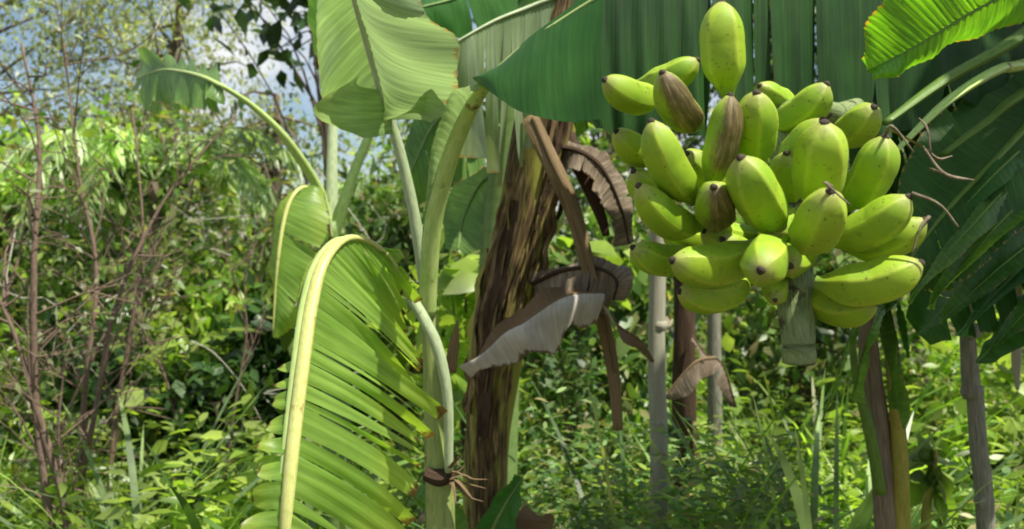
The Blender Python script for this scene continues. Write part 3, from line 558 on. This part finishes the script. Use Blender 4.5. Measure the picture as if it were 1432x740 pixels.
# hanging dead petiole: an open channel
ch = [(742, 165, 1.92), (768, 225, 1.86), (797, 290, 1.84), (822, 370, 1.83), (845, 450, 1.83), (858, 520, 1.83), (864, 602, 1.83)]
s = MB(); s.tube([P(*p) for p in ch], [PX(q, 1.84) / 2 for q in (26, 26, 24, 20, 20, 18, 14)], 8, 50, wob=.12, flat=.5); s.tube([P(p[0] + 5, p[1], p[2] - .012) for p in ch[:-1]], [PX(5, 1.84), PX(4, 1.84), PX(3, 1.84)], 6, 50, wob=.2); s.build('hanging_petiole', M['husk'], ot)
s = MB(); s.tube([P(790, 190, 2.0), P(812, 240, 1.95), (P(838, 300, 1.93)), P(848, 330, 1.93)], [PX(14, 2), PX(9, 2), PX(5, 2)], 8, 20, wob=.2, flat=.4); s.build('hanging_petiole', M['husk_dark'], ot)
# dry dark leaf curling over to the right
leaf(ot, [(778, 205, 1.98), (812, 212, 1.93), (842, 235, 1.9), (868, 290, 1.9), (880, 342, 1.9)], [12, 10, 8, 6, 4], [([(786, 238, 1.9), (808, 238, 1.85), (830, 262, 1.85), (852, 305, 1.85), (872, 345, 1.87)], dict(tears=[.3, .5, .62, .8])), ([(786, 195, 2.0), (822, 205, 2.0), (858, 230, 1.98), (884, 285, 1.96), (886, 338, 1.93)], dict(tears=[.4, .7]))], M['leaf_brown'], M['husk_dark'], 'dark dry leaf curling over', bulge=.012, amp=.008, gap=.2)
leaf(ot, [(745, 395, 1.93), (790, 378, 1.86), (835, 375, 1.82), (862, 392, 1.8), (858, 420, 1.8)], [14, 10, 8, 6, 4], [([(740, 440, 1.85), (780, 415, 1.78), (818, 420, 1.76), (850, 440, 1.78), (850, 432, 1.78)], dict(tears=[.45])), ([(752, 378, 1.97), (795, 372, 1.95), (845, 366, 1.9), (872, 380, 1.86), (866, 415, 1.84)],)], M['leaf_brown'], M['husk_dark'], bulge=.014, amp=.01)
leaf(ot, [(838, 412, 1.78), (800, 412, 1.74), (760, 432, 1.72), (715, 468, 1.72), (652, 522, 1.74)], [7, 6, 5, 4, 2], [([(840, 440, 1.72), (800, 450, 1.68), (765, 485, 1.66), (712, 492, 1.68), (654, 524, 1.73)], dict(bulge=.022, amp=.012, ripple=.0004)), ([(832, 404, 1.84), (795, 402, 1.83), (750, 418, 1.8), (700, 458, 1.78), (650, 518, 1.75)], dict(bulge=.006))], M['leaf_dead'], M['husk'], 'bleached grey dry leaf folded back across the trunk', amp=.006)
leaf(ot, [(835, 415, 1.78), (865, 455, 1.76), (895, 475, 1.76), (915, 505, 1.76)], [5, 4, 3, 2], [([(830, 435, 1.74), (860, 475, 1.73), (888, 488, 1.74), (915, 508, 1.76)],)], M['leaf_dead'], M['husk'], amp=.006)
# dead leaf lying low by the trunk and the dark strip beside it
o = MB().blade([P(712, 745, 1.7), P(722, 720, 1.7), P(735, 705, 1.72)], [P(775, 760, 1.62), P(780, 730, 1.62), P(760, 712, 1.66)], bulge=.02, seed=4).build('dry_leaf', M['leaf_dead']); tag(o, 'crumpled whitish dry leaf low in the weeds at the bottom edge', 'dry leaf')
lp = thing('banana_sucker', 'small banana sucker with dark slanting blades at the foot of the dead trunk', 'banana sucker', P(660, 900, 1.75) * [1, 1, 0])
leaf(lp, [(655, 900, 1.75), (680, 770, 1.7), (705, 710, 1.66), (732, 668, 1.62)], [8, 7, 5, 2], [([(690, 900, 1.7), (712, 775, 1.66), (728, 722, 1.62), (734, 670, 1.62)],), ([(640, 900, 1.78), (664, 765, 1.72), (692, 705, 1.68), (730, 667, 1.63)],)], M['leaf_dark'], M['petiole_far'])
leaf(lp, [(650, 900, 1.75), (640, 790, 1.8), (628, 730, 1.8), (575, 690, 1.8)], [8, 7, 5, 2], [([(660, 900, 1.75), (652, 790, 1.76), (636, 715, 1.76), (580, 680, 1.8)],), ([(630, 900, 1.75), (620, 790, 1.8), (608, 745, 1.8), (576, 700, 1.8)],)], M['leaf_mid'], M['petiole_far'])
# ------------------------------------------------------------------ stake, back trunks
s = MB(); s.tube([P(921, 1020, 2.3), P(922, 640, 2.3), P(918, 500, 2.3), P(921, 250, 2.3)], [PX(13, 2.3), PX(12.6, 2.3), PX(12, 2.3), PX(11, 2.3)], 18, 60, wob=.04)
for yy in (455, 590): s.tube([P(921, yy + 6, 2.3), P(921, yy, 2.3), P(921, yy - 6, 2.3)], [PX(11.5, 2.3), PX(13.3, 2.3), PX(11.5, 2.3)], 18, 8, wob=.05)
tag(s.build('wooden_stake', M['stake']), 'pale straight wooden stake standing in the weeds under the bunch', 'stake')
bt = thing('dead_banana_plant', 'dark brown dead banana trunk in the shade right of the pale stake', 'banana trunk', P(957, 900, 3.0) * [1, 1, 0])
s = MB(); s.tube([P(960, 880, 3.), P(958, 600, 3.), P(955, 380, 3.)], [PX(20, 3), PX(17, 3), PX(14, 3)], 20, 40, wob=.08); s.build('pseudostem', M['husk_dark'], bt)
leaf(bt, [(968, 470, 2.95), (985, 495, 2.9), (1010, 510, 2.9), (1030, 570, 2.9)], [6, 5, 4, 3], [([(965, 480, 2.85), (980, 510, 2.8), (1000, 525, 2.85), (1026, 575, 2.9)], dict(tears=[.4, .7]))], M['leaf_brown'], M['husk_dark'], gap=.3)
leaf(bt, [(1000, 500, 2.85), (975, 505, 2.8), (950, 530, 2.8), (930, 555, 2.8)], [7, 6, 5, 3], [([(1000, 520, 2.8), (978, 530, 2.75), (955, 548, 2.75), (932, 560, 2.8)],)], M['leaf_brown'], M['husk'], 'pale dry leaf hanging across the trunk')
s = MB(); s.tube([P(1000, 880, 3.2), P(1000, 600, 3.2), P(998, 420, 3.2), (P(1000, 250, 3.2))], [PX(12, 3.2), PX(10, 3.2), PX(8, 3.2)], 12, 30, wob=.05)
tag(s.build('grey_pole', M['post']), 'slim grey pole-like trunk right of the dark brown dead trunk', 'pole')
s = MB(); s.tube([P(1385, 1120, 1.9), P(1380, 745, 1.9), P(1368, 620, 1.9), P(1362, 540, 1.9)], [PX(13, 1.9), PX(12, 1.9), PX(11, 1.9)], 14, 40, wob=.05)
s.tube([P(1360, 555, 1.9), P(1357, 520, 1.9), P(1352, 430, 1.9), P(1350, 300, 1.95)], [PX(13, 1.9), PX(12, 1.9), PX(9, 1.9), PX(9, 1.9)], 14, 30, wob=.05)
for yy, rr in ((548, 16), (462, 13), (700, 14)): s.tube([P(1361 if yy < 600 else 1377, yy + 9, 1.9), P(1360 if yy < 600 else 1376, yy, 1.9), P(1359 if yy < 600 else 1376, yy - 9, 1.9)], [PX(rr * .8, 1.9), PX(rr, 1.9), PX(rr * .8, 1.9)], 14, 8, wob=.06)
s.tube([P(1358, 470, 1.88), P(1346, 452, 1.86), P(1344, 440, 1.86)], [PX(7, 1.9), PX(6, 1.9), PX(4, 1.9)], 8, 8)
tag(s.build('knotted_pole', M['post']), 'thin grey knotted pole-like trunk near the right edge', 'pole')
HANG = [P(1428, 300, 1.6), P(1424, 420, 1.6), P(1422, 500, 1.6), P(1423, 545, 1.6)]
# ------------------------------------------------------------------ right banana plant with brown and yellow stem
rp = thing('banana_plant', 'slim banana plant with brown and yellow stem below the bunch, dark folded leaves', 'banana plant', P(1240, 900, 1.8) * [1, 1, 0], 'banana plants')
s = MB(); s.tube([P(1256, 1150, 1.8), P(1242, 745, 1.8), P(1230, 620, 1.8), P(1216, 500, 1.8), P(1210, 400, 1.8)], [PX(22, 1.8), PX(19, 1.8), PX(17, 1.8), PX(14, 1.8), PX(10, 1.8)], 18, 50, wob=.04); s.build('pseudostem', M['brown_stem'], rp)
s = MB(); s.tube([P(1275, 1150, 1.79), P(1262, 745, 1.78), P(1258, 640, 1.78), P(1250, 540, 1.78), P(1238, 440, 1.8)], [PX(11, 1.8), PX(11, 1.8), PX(11, 1.8), PX(9, 1.8), PX(6, 1.8)], 12, 40, wob=.05); s.build('petiole', M['yellow_stem'], rp)
s = MB(); s.tube([P(1232, 690, 1.76), P(1215, 600, 1.75), P(1198, 530, 1.75), P(1190, 470, 1.75)], [PX(8, 1.8), PX(8, 1.8), PX(6, 1.8), PX(4, 1.8)], 10, 30, wob=.05); s.build('petiole', M['petiole_dark'], rp)
for k, (x0, y0, x1, y1, x2, y2, wd, mt) in enumerate([(1218, 380, 1236, 480, 1264, 600, 8, 'leaf_mid'), (1230, 380, 1250, 460, 1268, 570, 7, 'leaf_right'), (1236, 380, 1256, 420, 1272, 500, 8, 'leaf_dark'), (1205, 420, 1180, 500, 1150, 590, 6, 'leaf_mid'), (1250, 400, 1215, 470, 1190, 560, 10, 'leaf_mid')]):
    leaf(rp, [(x0, y0, 1.72), (x1, y1, 1.68 - .01 * k), (x2, y2, 1.7)], [5, 4, 2], [([(x0 + wd * .5, y0, 1.7), (x1 + wd * .5, y1, 1.64 - .01 * k), (x2 + 1, y2, 1.7)],), ([(x0 - wd * .5, y0, 1.73), (x1 - wd * .5, y1, 1.7 - .01 * k), (x2 - 1, y2, 1.71)],)], M[mt], M['petiole_dark'])
sp = thing('sapling', 'short yellow-stemmed sapling with green leaves between stem and grey trunk', 'sapling', P(1300, 900, 2.1) * [1, 1, 0])
s = MB(); s.tube([P(1290, 1050, 2.1), P(1294, 740, 2.1), P(1305, 660, 2.1), (P(1308, 630, 2.1))], [PX(8, 2.1), PX(7, 2.1), PX(5, 2.1), PX(3, 2.1)], 8, 20); s.build('stem', M['yellow_stem'], sp)
V, Q = leaves(np.array([P(1306 + rnd(-6, 6), 640 + rnd(-14, 60), 2.1) for _ in range(16)]), RNG.normal(0, 1, (16, 3)) + [0, 0, .3], RNG.uniform(.07, .12, 16), .55, up=(0, 0, 1)); fast_mesh('leaves', V, Q, M['fol_lime'], sp)
# ------------------------------------------------------------------ fruiting banana plant: its stem stands right of the frame
fp = thing('banana_plant', 'large fruiting banana plant whose dark broad leaves fill the upper right', 'banana plant', (1.75, 2.0, 0), 'banana plants')
top = np.array([1.7, 1.95, 2.75])
s = MB(); s.tube([(1.85, 2.05, -.02), (1.8, 2.0, 1.0), (1.72, 1.97, 2.0), tuple(top)], [.13, .115, .09, .06], 24, 50, wob=.03); s.build('pseudostem', M['trunk_old'], fp)
def pxd(p): return (p[0] / p[1] * F + CX, HZ - (p[2] - CAMH) / p[1] * F, p[1])
TP = pxd(top)
# curtain of dark pleated blade behind the bunch
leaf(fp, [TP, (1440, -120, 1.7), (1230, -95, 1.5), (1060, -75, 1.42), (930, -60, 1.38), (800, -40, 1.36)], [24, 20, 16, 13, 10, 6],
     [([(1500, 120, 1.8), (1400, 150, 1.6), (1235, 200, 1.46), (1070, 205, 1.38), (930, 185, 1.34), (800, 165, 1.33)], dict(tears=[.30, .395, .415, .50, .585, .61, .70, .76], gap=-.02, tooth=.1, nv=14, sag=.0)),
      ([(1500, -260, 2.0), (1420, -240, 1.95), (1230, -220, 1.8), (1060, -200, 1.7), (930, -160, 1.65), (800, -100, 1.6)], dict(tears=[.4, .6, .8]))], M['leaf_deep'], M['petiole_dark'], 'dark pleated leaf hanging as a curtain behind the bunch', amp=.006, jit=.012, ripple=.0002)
# backlit leaf at upper right
leaf(fp, [(1500, -90, 1.3), (1420, -20, 1.22), (1350, 22, 1.17), (1285, 62, 1.12), (1213, 100, 1.07)], [9, 8, 6, 4, 2],
     [([(1480, 10, 1.5), (1405, 40, 1.38), (1330, 62, 1.28), (1265, 97, 1.16), (1214, 112, 1.07)], dict(bulge=.006)),
      ([(1440, -160, 1.05), (1370, -90, 1.0), (1295, -50, .97), (1222, 14, .97), (1208, 85, 1.05)], dict(tears=[.45], gap=.02, jit=.003, ends=.02))], M['leaf_backlit'], M['petiole_dark'], 'leaf tip glowing yellow-green with light behind it', amp=.003)
# petioles that cross the upper right
for path, wd, m_ in (([(1238, 172, 1.3), (1325, 110, 1.4), (1432, 48, 1.5), (1560, -50, 1.75)], [12, 22, 26, 30], 'petiole_dark'),
                     ([(1228, 240, 1.16), (1268, 196, 1.18), (1330, 138, 1.25), (1395, 98, 1.35), (1440, 88, 1.42), (1600, 40, 1.8)], [5, 10, 16, 20, 22, 26], 'petiole'),
                     ([(1320, 215, 1.4), (1380, 170, 1.45), (1440, 125, 1.5), (1620, 30, 1.85)], [10, 16, 20, 26], 'petiole_dark')):
    midrib('petiole', path, wd, M[m_], fp)
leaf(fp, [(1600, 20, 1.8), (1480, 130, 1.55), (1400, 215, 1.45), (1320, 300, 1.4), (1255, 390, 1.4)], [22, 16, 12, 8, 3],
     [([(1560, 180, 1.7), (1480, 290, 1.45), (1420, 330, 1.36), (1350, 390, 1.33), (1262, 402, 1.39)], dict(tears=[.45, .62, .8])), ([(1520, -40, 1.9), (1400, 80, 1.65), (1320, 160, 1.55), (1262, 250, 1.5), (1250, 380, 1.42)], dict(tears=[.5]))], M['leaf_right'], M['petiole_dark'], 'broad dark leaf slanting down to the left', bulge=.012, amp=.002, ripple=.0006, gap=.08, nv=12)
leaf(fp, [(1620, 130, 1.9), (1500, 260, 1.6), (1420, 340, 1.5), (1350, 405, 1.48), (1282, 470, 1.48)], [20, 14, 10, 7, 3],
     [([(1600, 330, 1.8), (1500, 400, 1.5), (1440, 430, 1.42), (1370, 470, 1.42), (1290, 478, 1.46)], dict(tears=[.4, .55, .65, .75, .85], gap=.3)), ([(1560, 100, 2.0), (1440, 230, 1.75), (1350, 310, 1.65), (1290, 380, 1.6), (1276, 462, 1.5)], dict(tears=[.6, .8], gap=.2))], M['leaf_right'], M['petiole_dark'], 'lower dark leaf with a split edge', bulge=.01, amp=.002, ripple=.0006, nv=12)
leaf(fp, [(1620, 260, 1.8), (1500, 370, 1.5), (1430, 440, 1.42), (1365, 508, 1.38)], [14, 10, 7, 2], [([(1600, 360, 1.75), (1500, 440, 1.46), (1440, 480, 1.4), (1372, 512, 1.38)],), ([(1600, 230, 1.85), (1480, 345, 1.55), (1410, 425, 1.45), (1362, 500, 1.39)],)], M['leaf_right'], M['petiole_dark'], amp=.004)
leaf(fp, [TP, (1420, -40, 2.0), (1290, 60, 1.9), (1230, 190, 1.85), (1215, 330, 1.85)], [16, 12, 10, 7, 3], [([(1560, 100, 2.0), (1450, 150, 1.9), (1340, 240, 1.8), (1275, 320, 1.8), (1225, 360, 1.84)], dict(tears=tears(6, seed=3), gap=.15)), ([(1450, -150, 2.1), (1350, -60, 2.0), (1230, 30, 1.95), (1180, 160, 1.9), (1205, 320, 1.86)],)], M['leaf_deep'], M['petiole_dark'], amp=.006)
s = MB(); s.tube(HANG, [PX(3, 1.6), PX(5, 1.6), PX(7, 1.6), PX(2, 1.6)], 8, 20, wob=.2); s.build('dead_leaf_strip', M['stake'], fp)
for k, (xa, ya, xb, yb, wd) in enumerate([(1470, 240, 1296, 432, 16), (1500, 300, 1312, 452, 14), (1480, 330, 1340, 470, 18), (1440, 230, 1270, 424, 10), (1520, 360, 1385, 490, 20), (1460, 180, 1300, 345, 12)]):
    dm = 1.34 + .03 * (k % 3); xm, ym = (xa + xb) / 2 + 6, (ya + yb) / 2 - 14
    leaf(fp, [(xa, ya, dm + .12), (xm, ym, dm), (xb, yb, dm)], [6, 4, 1.5], [([(xa + wd, ya + wd, dm + .1), (xm + wd, ym + wd, dm - .02), (xb + 3, yb, dm)],), ([(xa - wd * .7, ya - wd * .7, dm + .14), (xm - wd * .7, ym - wd * .7, dm + .02), (xb - 3, yb, dm)],)], M[('leaf_mid', 'leaf_right', 'leaf_dark')[k % 3]], M['petiole_dark'], amp=.002)
# unseen leaves added overhead, outside the frame, to shade the right half
def over(pts_, width, seed, sagz=.12):
    A = [np.array(p) for p in pts_]; r_ = np.random.default_rng(seed); s = MB(); dirv = unit(A[-1] - A[0]); sd = np.cross(dirv, [0, 0, 1]); sd = unit(sd)
    prof = [.25, .9, 1, .9, .5, .1]; Ac = crv(A, 6)
    for sg in (1, -1): s.blade(Ac, [a + sd * sg * width * p - np.array([0, 0, sagz * p]) for a, p in zip(Ac, prof)], tears=tears(7, seed=seed), gap=.1, seed=seed, seglen=.02, jit=.02)
    o = s.build('leaf', M['leaf_mid'], fp); q = MB(); q.tube(crv(A, 20), [.018, .012, .004], 8); q.build('midrib', M['petiole'], o)
over([top, (1.65, 1.7, 3.2), (1.45, 1.4, 3.3), (1.25, 1.1, 3.1)], .26, 2)
over([top, (1.75, 1.4, 3.15), (1.62, .9, 3.2), (1.5, .35, 3.0)], .3, 5)
# ------------------------------------------------------------------ the fruit bunch
RX = 1110
bn = thing('banana_bunch', 'large hanging bunch of plump green bananas with a cut stalk stub below', 'banana bunch', P(RX, 400, 1.06))
s = MB(); s.tube([P(1118, 506, 1.03), P(1116, 470, 1.03), P(1112, 400, 1.05), P(1108, 300, 1.07), P(1100, 180, 1.09), P(1130, 150, 1.22), P(1180, 158, 1.38), P(1222, 120, 1.58), P(1290, -40, 1.75), P(*TP)], [PX(q, 1.05) / 2 for q in (46, 46, 53, 52, 46, 40, 40, 44, 50, 60)], 20, 70, wob=.03)
for yy in (300, 200): s.tube([P(1113, yy + 5, 1.035 if yy > 400 else 1.07), P(1113, yy, 1.035 if yy > 400 else 1.07), P(1112, yy - 5, 1.035 if yy > 400 else 1.07)], [PX(q, 1.05) / 2 for q in (50, 57, 50)], 20, 6, wob=.04)
st = s.build('stalk', M['stalk'], bn)
s = MB(); s.tube([P(1118, 509, 1.03), P(1118, 503, 1.03)], [PX(20, 1.03), PX(22, 1.03)], 20, wob=.03); s.build('cut_end', M['cut'], st)
def banana(tip, dt, base, w_, L=.105, bend=.10, mat='banana', floret=0, roll=0., ntip=1):
    """five-edged fruit, tapering to a neck at the stalk and a blunt dark tip"""
    t = P(*tip, dt); R = PX(w_, dt) / 2
    b0 = P(*base, dt); lat = np.linalg.norm(b0 - t); db = dt + math.sqrt(max(L * L - lat * lat, 0)) * 1.0
    b = P(*base, db) if L > lat else b0 + np.array([0, .015, 0])
    ax_ = t - b; L_ = np.linalg.norm(ax_); axn = ax_ / L_
    up = np.array([0, 0, 1.]) - axn * axn[2]
    out = np.array([axn[0], axn[1], 0]); bd = -up + out * .4; bd -= axn * np.dot(bd, axn); bd /= np.linalg.norm(bd) + 1e-9
    n, mseg = 50, 34
    tt = np.linspace(0, 1, mseg); V, U = [], []
    Sx = np.cross(axn, bd)
    ctrs = np.array([b + ax_ * q + bd * bend * L_ * math.sin(math.pi * q) for q in tt]); T = unit(np.gradient(ctrs, axis=0))
    rad = []
    for q in tt:
        if q < .36: r = .30 + .68 * (math.sin(q / .36 * math.pi / 2)) ** 1.5
        elif q < .60: r = .98 + .02 * math.sin((q - .36) * 13)
        else:
            z = (q - .60) / .40; r = max(0, 1 - (z * .99) ** 2.5) ** .62; r = max(r, .20)
        rad.append(r)
    for i, q in enumerate(tt):
        e2 = unit(np.cross(T[i], Sx)); e1 = Sx
        for j in range(n + 1):
            a = 2 * math.pi * j / n + roll; pa = (a - roll) % (2 * math.pi / 5) - math.pi / 5; pg = .90 * math.cos(math.pi / 5) / math.cos(pa) + .10; pg /= .93; kk = .55 if .08 < q < .93 else .3; k = 1 - kk + kk * pg + .012 * math.sin(2 * a + q * 4 + R * 900)
            r = R * rad[i] * k
            V.append(ctrs[i] + e1 * math.cos(a) * r + e2 * math.sin(a) * r); U.append((j / n, q))
    f = [(i * (n + 1) + j, i * (n + 1) + j + 1, (i + 1) * (n + 1) + j + 1, (i + 1) * (n + 1) + j) for i in range(mseg - 1) for j in range(n)]
    f.append(tuple((mseg - 1) * (n + 1) + j for j in range(n)))
    s = MB(); s.add(V, f, U); o = s.build('banana', M[mat], bn)
    if mat == 'banana_scar': o['label'] = 'banana with a rough brown scar along its side'
    te = ctrs[-1]; d_ = T[-1]
    s = MB(); s.tube([te - d_ * .004, te + d_ * .0005, te + d_ * .0025, te + d_ * .004], [R * .20, R * .20, R * .15, R * .05], 10, wob=.1); s.build('tip', M['tip'], o)
    if floret:
        s = MB(); e = te + d_ * .006
        for k in range(1):
            q = e + np.array([rnd(-.02, .03), rnd(-.02, 0), rnd(-.02, .01)]); z = q + np.array([rnd(-.01, .03), 0, rnd(-.035, -.01)]) * floret
            s.tube([e, q, z], [.0022, .0014, .0009], 6, 8)
        s.build('dried_flower', M['floret'], o)
    return o
B = [ # tip, depth of tip, base, width px
    ((1009, 4), 1.01, (1018, 135), 63, .108, .06), ((846, 112), .99, (925, 136), 50, .085, .10), ((975, 84), 1.07, (890, 118), 44, .085, .10),
    ((926, 102), .95, (978, 175), 54, .10, .12, 'banana_scar', 0, 2.6), ((911, 170), .95, (972, 282), 58, .108, .08), ((862, 184), 1.04, (925, 212), 46, .09, .12),
    ((1021, 134), .96, (993, 262), 50, .108, .04, 'banana_scar', 0, 1.7), ((1058, 130), .96, (1050, 235), 64, .108, .04), ((1156, 118), 1.03, (1078, 172), 52, .10, .14),
    ((1062, 120), 1.12, (1110, 140), 40, .09, .1), ((1222, 150), 1.13, (1170, 190), 54, .10, .1), ((1150, 168), 1.0, (1090, 230), 54, .10, .1),
    ((1153, 172), .93, (1140, 290), 76, .108, .05), ((1238, 192), .99, (1186, 290), 62, .108, .08, 'banana', 1), ((1036, 221), .91, (1092, 316), 70, .108, .08),
    ((893, 260), .96, (978, 318), 54, .105, .12), ((886, 240), 1.06, (940, 280), 46, .09, .12), ((998, 262), .93, (1003, 312), 58, .095, .04, 'banana_scar', 0, 2.2),
    ((1161, 268), .88, (1122, 338), 72, .108, .10, 'banana', 1), ((1270, 276), .95, (1160, 338), 60, .115, .10, 'banana', 1), ((1293, 308), .99, (1178, 345), 50, .11, .12, 'banana', 1),
    ((885, 346), 1.0, (965, 352), 48, .085, .14), ((941, 364), .93, (1060, 340), 62, .105, .14), ((950, 408), .98, (1050, 385), 50, .10, .14),
    ((1064, 378), .86, (1078, 345), 68, .10, .02), ((1288, 368), .95, (1140, 395), 64, .125, .12), ((1225, 424), .99, (1125, 400), 56, .105, .16),
    ((1084, 420), 1.0, (1086, 370), 38, .09, .03), ((1128, 330), 1.0, (1108, 372), 50, .09, .05), ((1100, 215), 1.02, (1100, 290), 52, .10, .05), ((960, 215), 1.06, (1010, 250), 50, .09, .08),
    ((1010, 335), 1.02, (1060, 350), 50, .09, .1), ((985, 322), 1.03, (1070, 332), 54, .105, .08), ((1078, 322), 1.01, (1110, 300), 60, .10, .05), ((930, 322), 1.06, (1010, 325), 46, .10, .1), ((1105, 372), .99, (1110, 330), 54, .10, .05), ((1165, 235), 1.06, (1150, 300), 56, .10, .05),
]
for q in B:
    a = list(q); roll = rnd(0, 1.2)
    banana(a[0], a[1], a[2], a[3], a[4], a[5], a[6] if len(a) > 6 else 'banana', a[7] if len(a) > 7 else 0, a[8] if len(a) > 8 else roll)
# bits of dried flower hanging at the right of the bunch
s = MB()
for path in ([(1240, 178, 1.0), (1290, 205, 1.02), (1312, 222, 1.02), (1332, 218, 1.02)], [(1290, 205, 1.02), (1320, 243, 1.02), (1362, 252, 1.03)], [(1302, 215, 1.02), (1296, 180, 1.02), (1285, 165, 1.03)], [(1320, 243, 1.02), (1300, 235, 1.0)]):
    s.tube([P(*p) for p in path], [.0010, .0012, .0016, .0005], 6, 12, wob=.5)
s.build('dried_flower', M['floret'], bn)
# ------------------------------------------------------------------ grass and weeds
def gblades(n, x0, x1, y0, y1, h0, h1, w_, bend, lean=.5):
    xy = scatter(n, x0, x1, y0, y1); pos = np.column_stack([xy, [ground_h(a, b) - .01 for a, b in xy]])
    d = np.column_stack([RNG.normal(0, lean, n), RNG.normal(0, lean, n), np.ones(n)])
    patch = .75 + .35 * np.sin(xy[:, 0] * 2.7 + 2 * np.sin(xy[:, 1] * 2))
    return blades(pos, d, RNG.uniform(h0, h1, n) * patch, RNG.uniform(.6, 1.4, n) * w_, RNG.uniform(.1, bend, n))
V, Q = merge([gblades(3500, -2.2, 2.2, 2.0, 3.0, .36, .66, .018, .8, .5), gblades(9000, -3.2, 3.4, 2.3, 4.2, .25, .68, .012, .7, .35), gblades(9000, -4.5, 4.5, 4.2, 6.5, .2, .75, .014, .7, .35), gblades(2500, -1.5, 1.8, 1.75, 2.3, .25, .6, .011, .6, .3)])
tag(fast_mesh('grass', V, Q, M['grass'], smooth=True), kind='stuff')
def weeds(n, x0, x1, y0, y1, h0, h1, size):
    P_, D_, S_ = [], [], []
    for (x, y) in scatter(n, x0, x1, y0, y1):
        h = RNG.uniform(h0, h1); b = np.array([x, y, ground_h(x, y)]); ln = RNG.normal(0, .12, 3); k = int(h / .022)
        for i in range(k):
            t = .2 + .8 * i / k; a = RNG.uniform(0, 6.28); p = b + (np.array([0, 0, 1]) + ln) * h * t
            dv = np.array([math.cos(a), math.sin(a), RNG.uniform(-.2, .7)]); P_.append(p + dv * .012); D_.append(dv); S_.append(size * (1.25 - .6 * t) * RNG.uniform(.7, 1.3))
    return leaves(np.array(P_), np.array(D_), np.array(S_), .34, .2, up=(0, 0, 1))
V, Q = merge([weeds(300, -.3, .75, 2.35, 3.9, .3, .68, .055), weeds(200, -3, -.3, 2.8, 4.6, .25, .55, .06), weeds(120, 1.3, 3, 2.6, 4.4, .3, .6, .06), weeds(70, -.05, .30, 1.95, 2.3, .5, .68, .05), weeds(60, .28, .62, 1.95, 2.22, .55, .76, .055), weeds(60, .6, 1.2, 2.0, 2.4, .4, .6, .06)])
tag(fast_mesh('weeds', V, Q, M['weed']), kind='stuff')
V, Q = merge([weeds(130, -2.2, -.45, 2.3, 3.3, .4, .66, .10), weeds(70, -.1, .6, 2.2, 3.0, .35, .62, .08), weeds(130, .6, 2.2, 2.3, 3.6, .35, .66, .09), weeds(14, .3, .6, 2.0, 2.2, .5, .7, .07)])
tag(fast_mesh('broadleaf_weeds', V, Q, M['fol_lime']), kind='stuff')
def tussock(label, px, py_top, d, n, L, wd, mat, spread=.5, bend=.7, name='grass_tussock'):
    base = P(px, 0, d); base[2] = ground_h(base[0], base[1]) - .01; h = P(px, py_top, d)[2] - base[2]
    pos = base + RNG.normal(0, .05, (n, 3)) * [1, 1, 0]; L *= 1.3 if py_top > 560 else 1.02; n_ = n; dd = np.column_stack([RNG.normal(0, spread, n), RNG.normal(0, spread, n), np.ones(n)])
    V, Q = blades(pos - base, dd, RNG.uniform(.7, 1.15, n) * h * L, wd * RNG.uniform(.7, 1.3, n), RNG.uniform(.15, bend, n), 8)
    o = fast_mesh(name, V + base, Q, mat, smooth=True); tag(o, label, 'grass', 'broad-bladed grass tussocks'); return o
for a in [
    ('pale arching tussock right of the bare stems at bottom left', 190, 590, 2.5, 34, 1.05, .026, M['grass_pale']),
    ('tussock with long arching blades left of the drooping banana leaf', 275, 560, 2.7, 34, 1.1, .026, M['grass_pale']),
    ('green tussock at the bottom left corner under the bare stems', 40, 600, 2.5, 28, 1.0, .022, M['grass']),
    ('dark green broad tussock against the tip of the drooping leaf', 335, 570, 2.3, 20, 1.0, .03, M['fol_thick']),
    ('pale whitish-green upright tussock in front of the brown and yellow stem', 1160, 600, 2.2, 26, 1.0, .030, M['grass_pale'], .22, .4),
    ('pale green tussock at the bottom edge below the fruit stub', 1110, 620, 2.1, 24, 1.0, .026, M['grass_pale'], .3, .6),
    ('yellow-green tussock right of the dark brown dead trunk', 1060, 560, 2.8, 30, 1.0, .022, M['fol_lime'], .3, .6),
    ('tall green tussock with upright blades below the bunch', 1150, 440, 3.0, 36, 1.05, .024, M['grass'], .3, .6),
    ('green tussock between the pale stake and the fruit stub', 1030, 600, 2.4, 30, 1.0, .018, M['grass'], .4, .7),
    ('arching green tussock at the foot of the pale stake', 890, 590, 2.1, 30, 1.0, .016, M['grass'], .4, .7),
    ('bluish-green tussock between dead trunk and pale stake', 800, 600, 2.1, 30, 1.0, .016, M['weed'], .4, .7),
    ('tall thin-bladed tussock half hidden behind the fruit stub', 1085, 430, 3.3, 30, 1.0, .02, M['fol_thick'], .3, .5),
    ('green tussock behind the drooping leaf, left of the slim stem', 520, 600, 2.2, 26, 1.0, .03, M['fol_thick'], .35, .6),
]: tussock(*a)
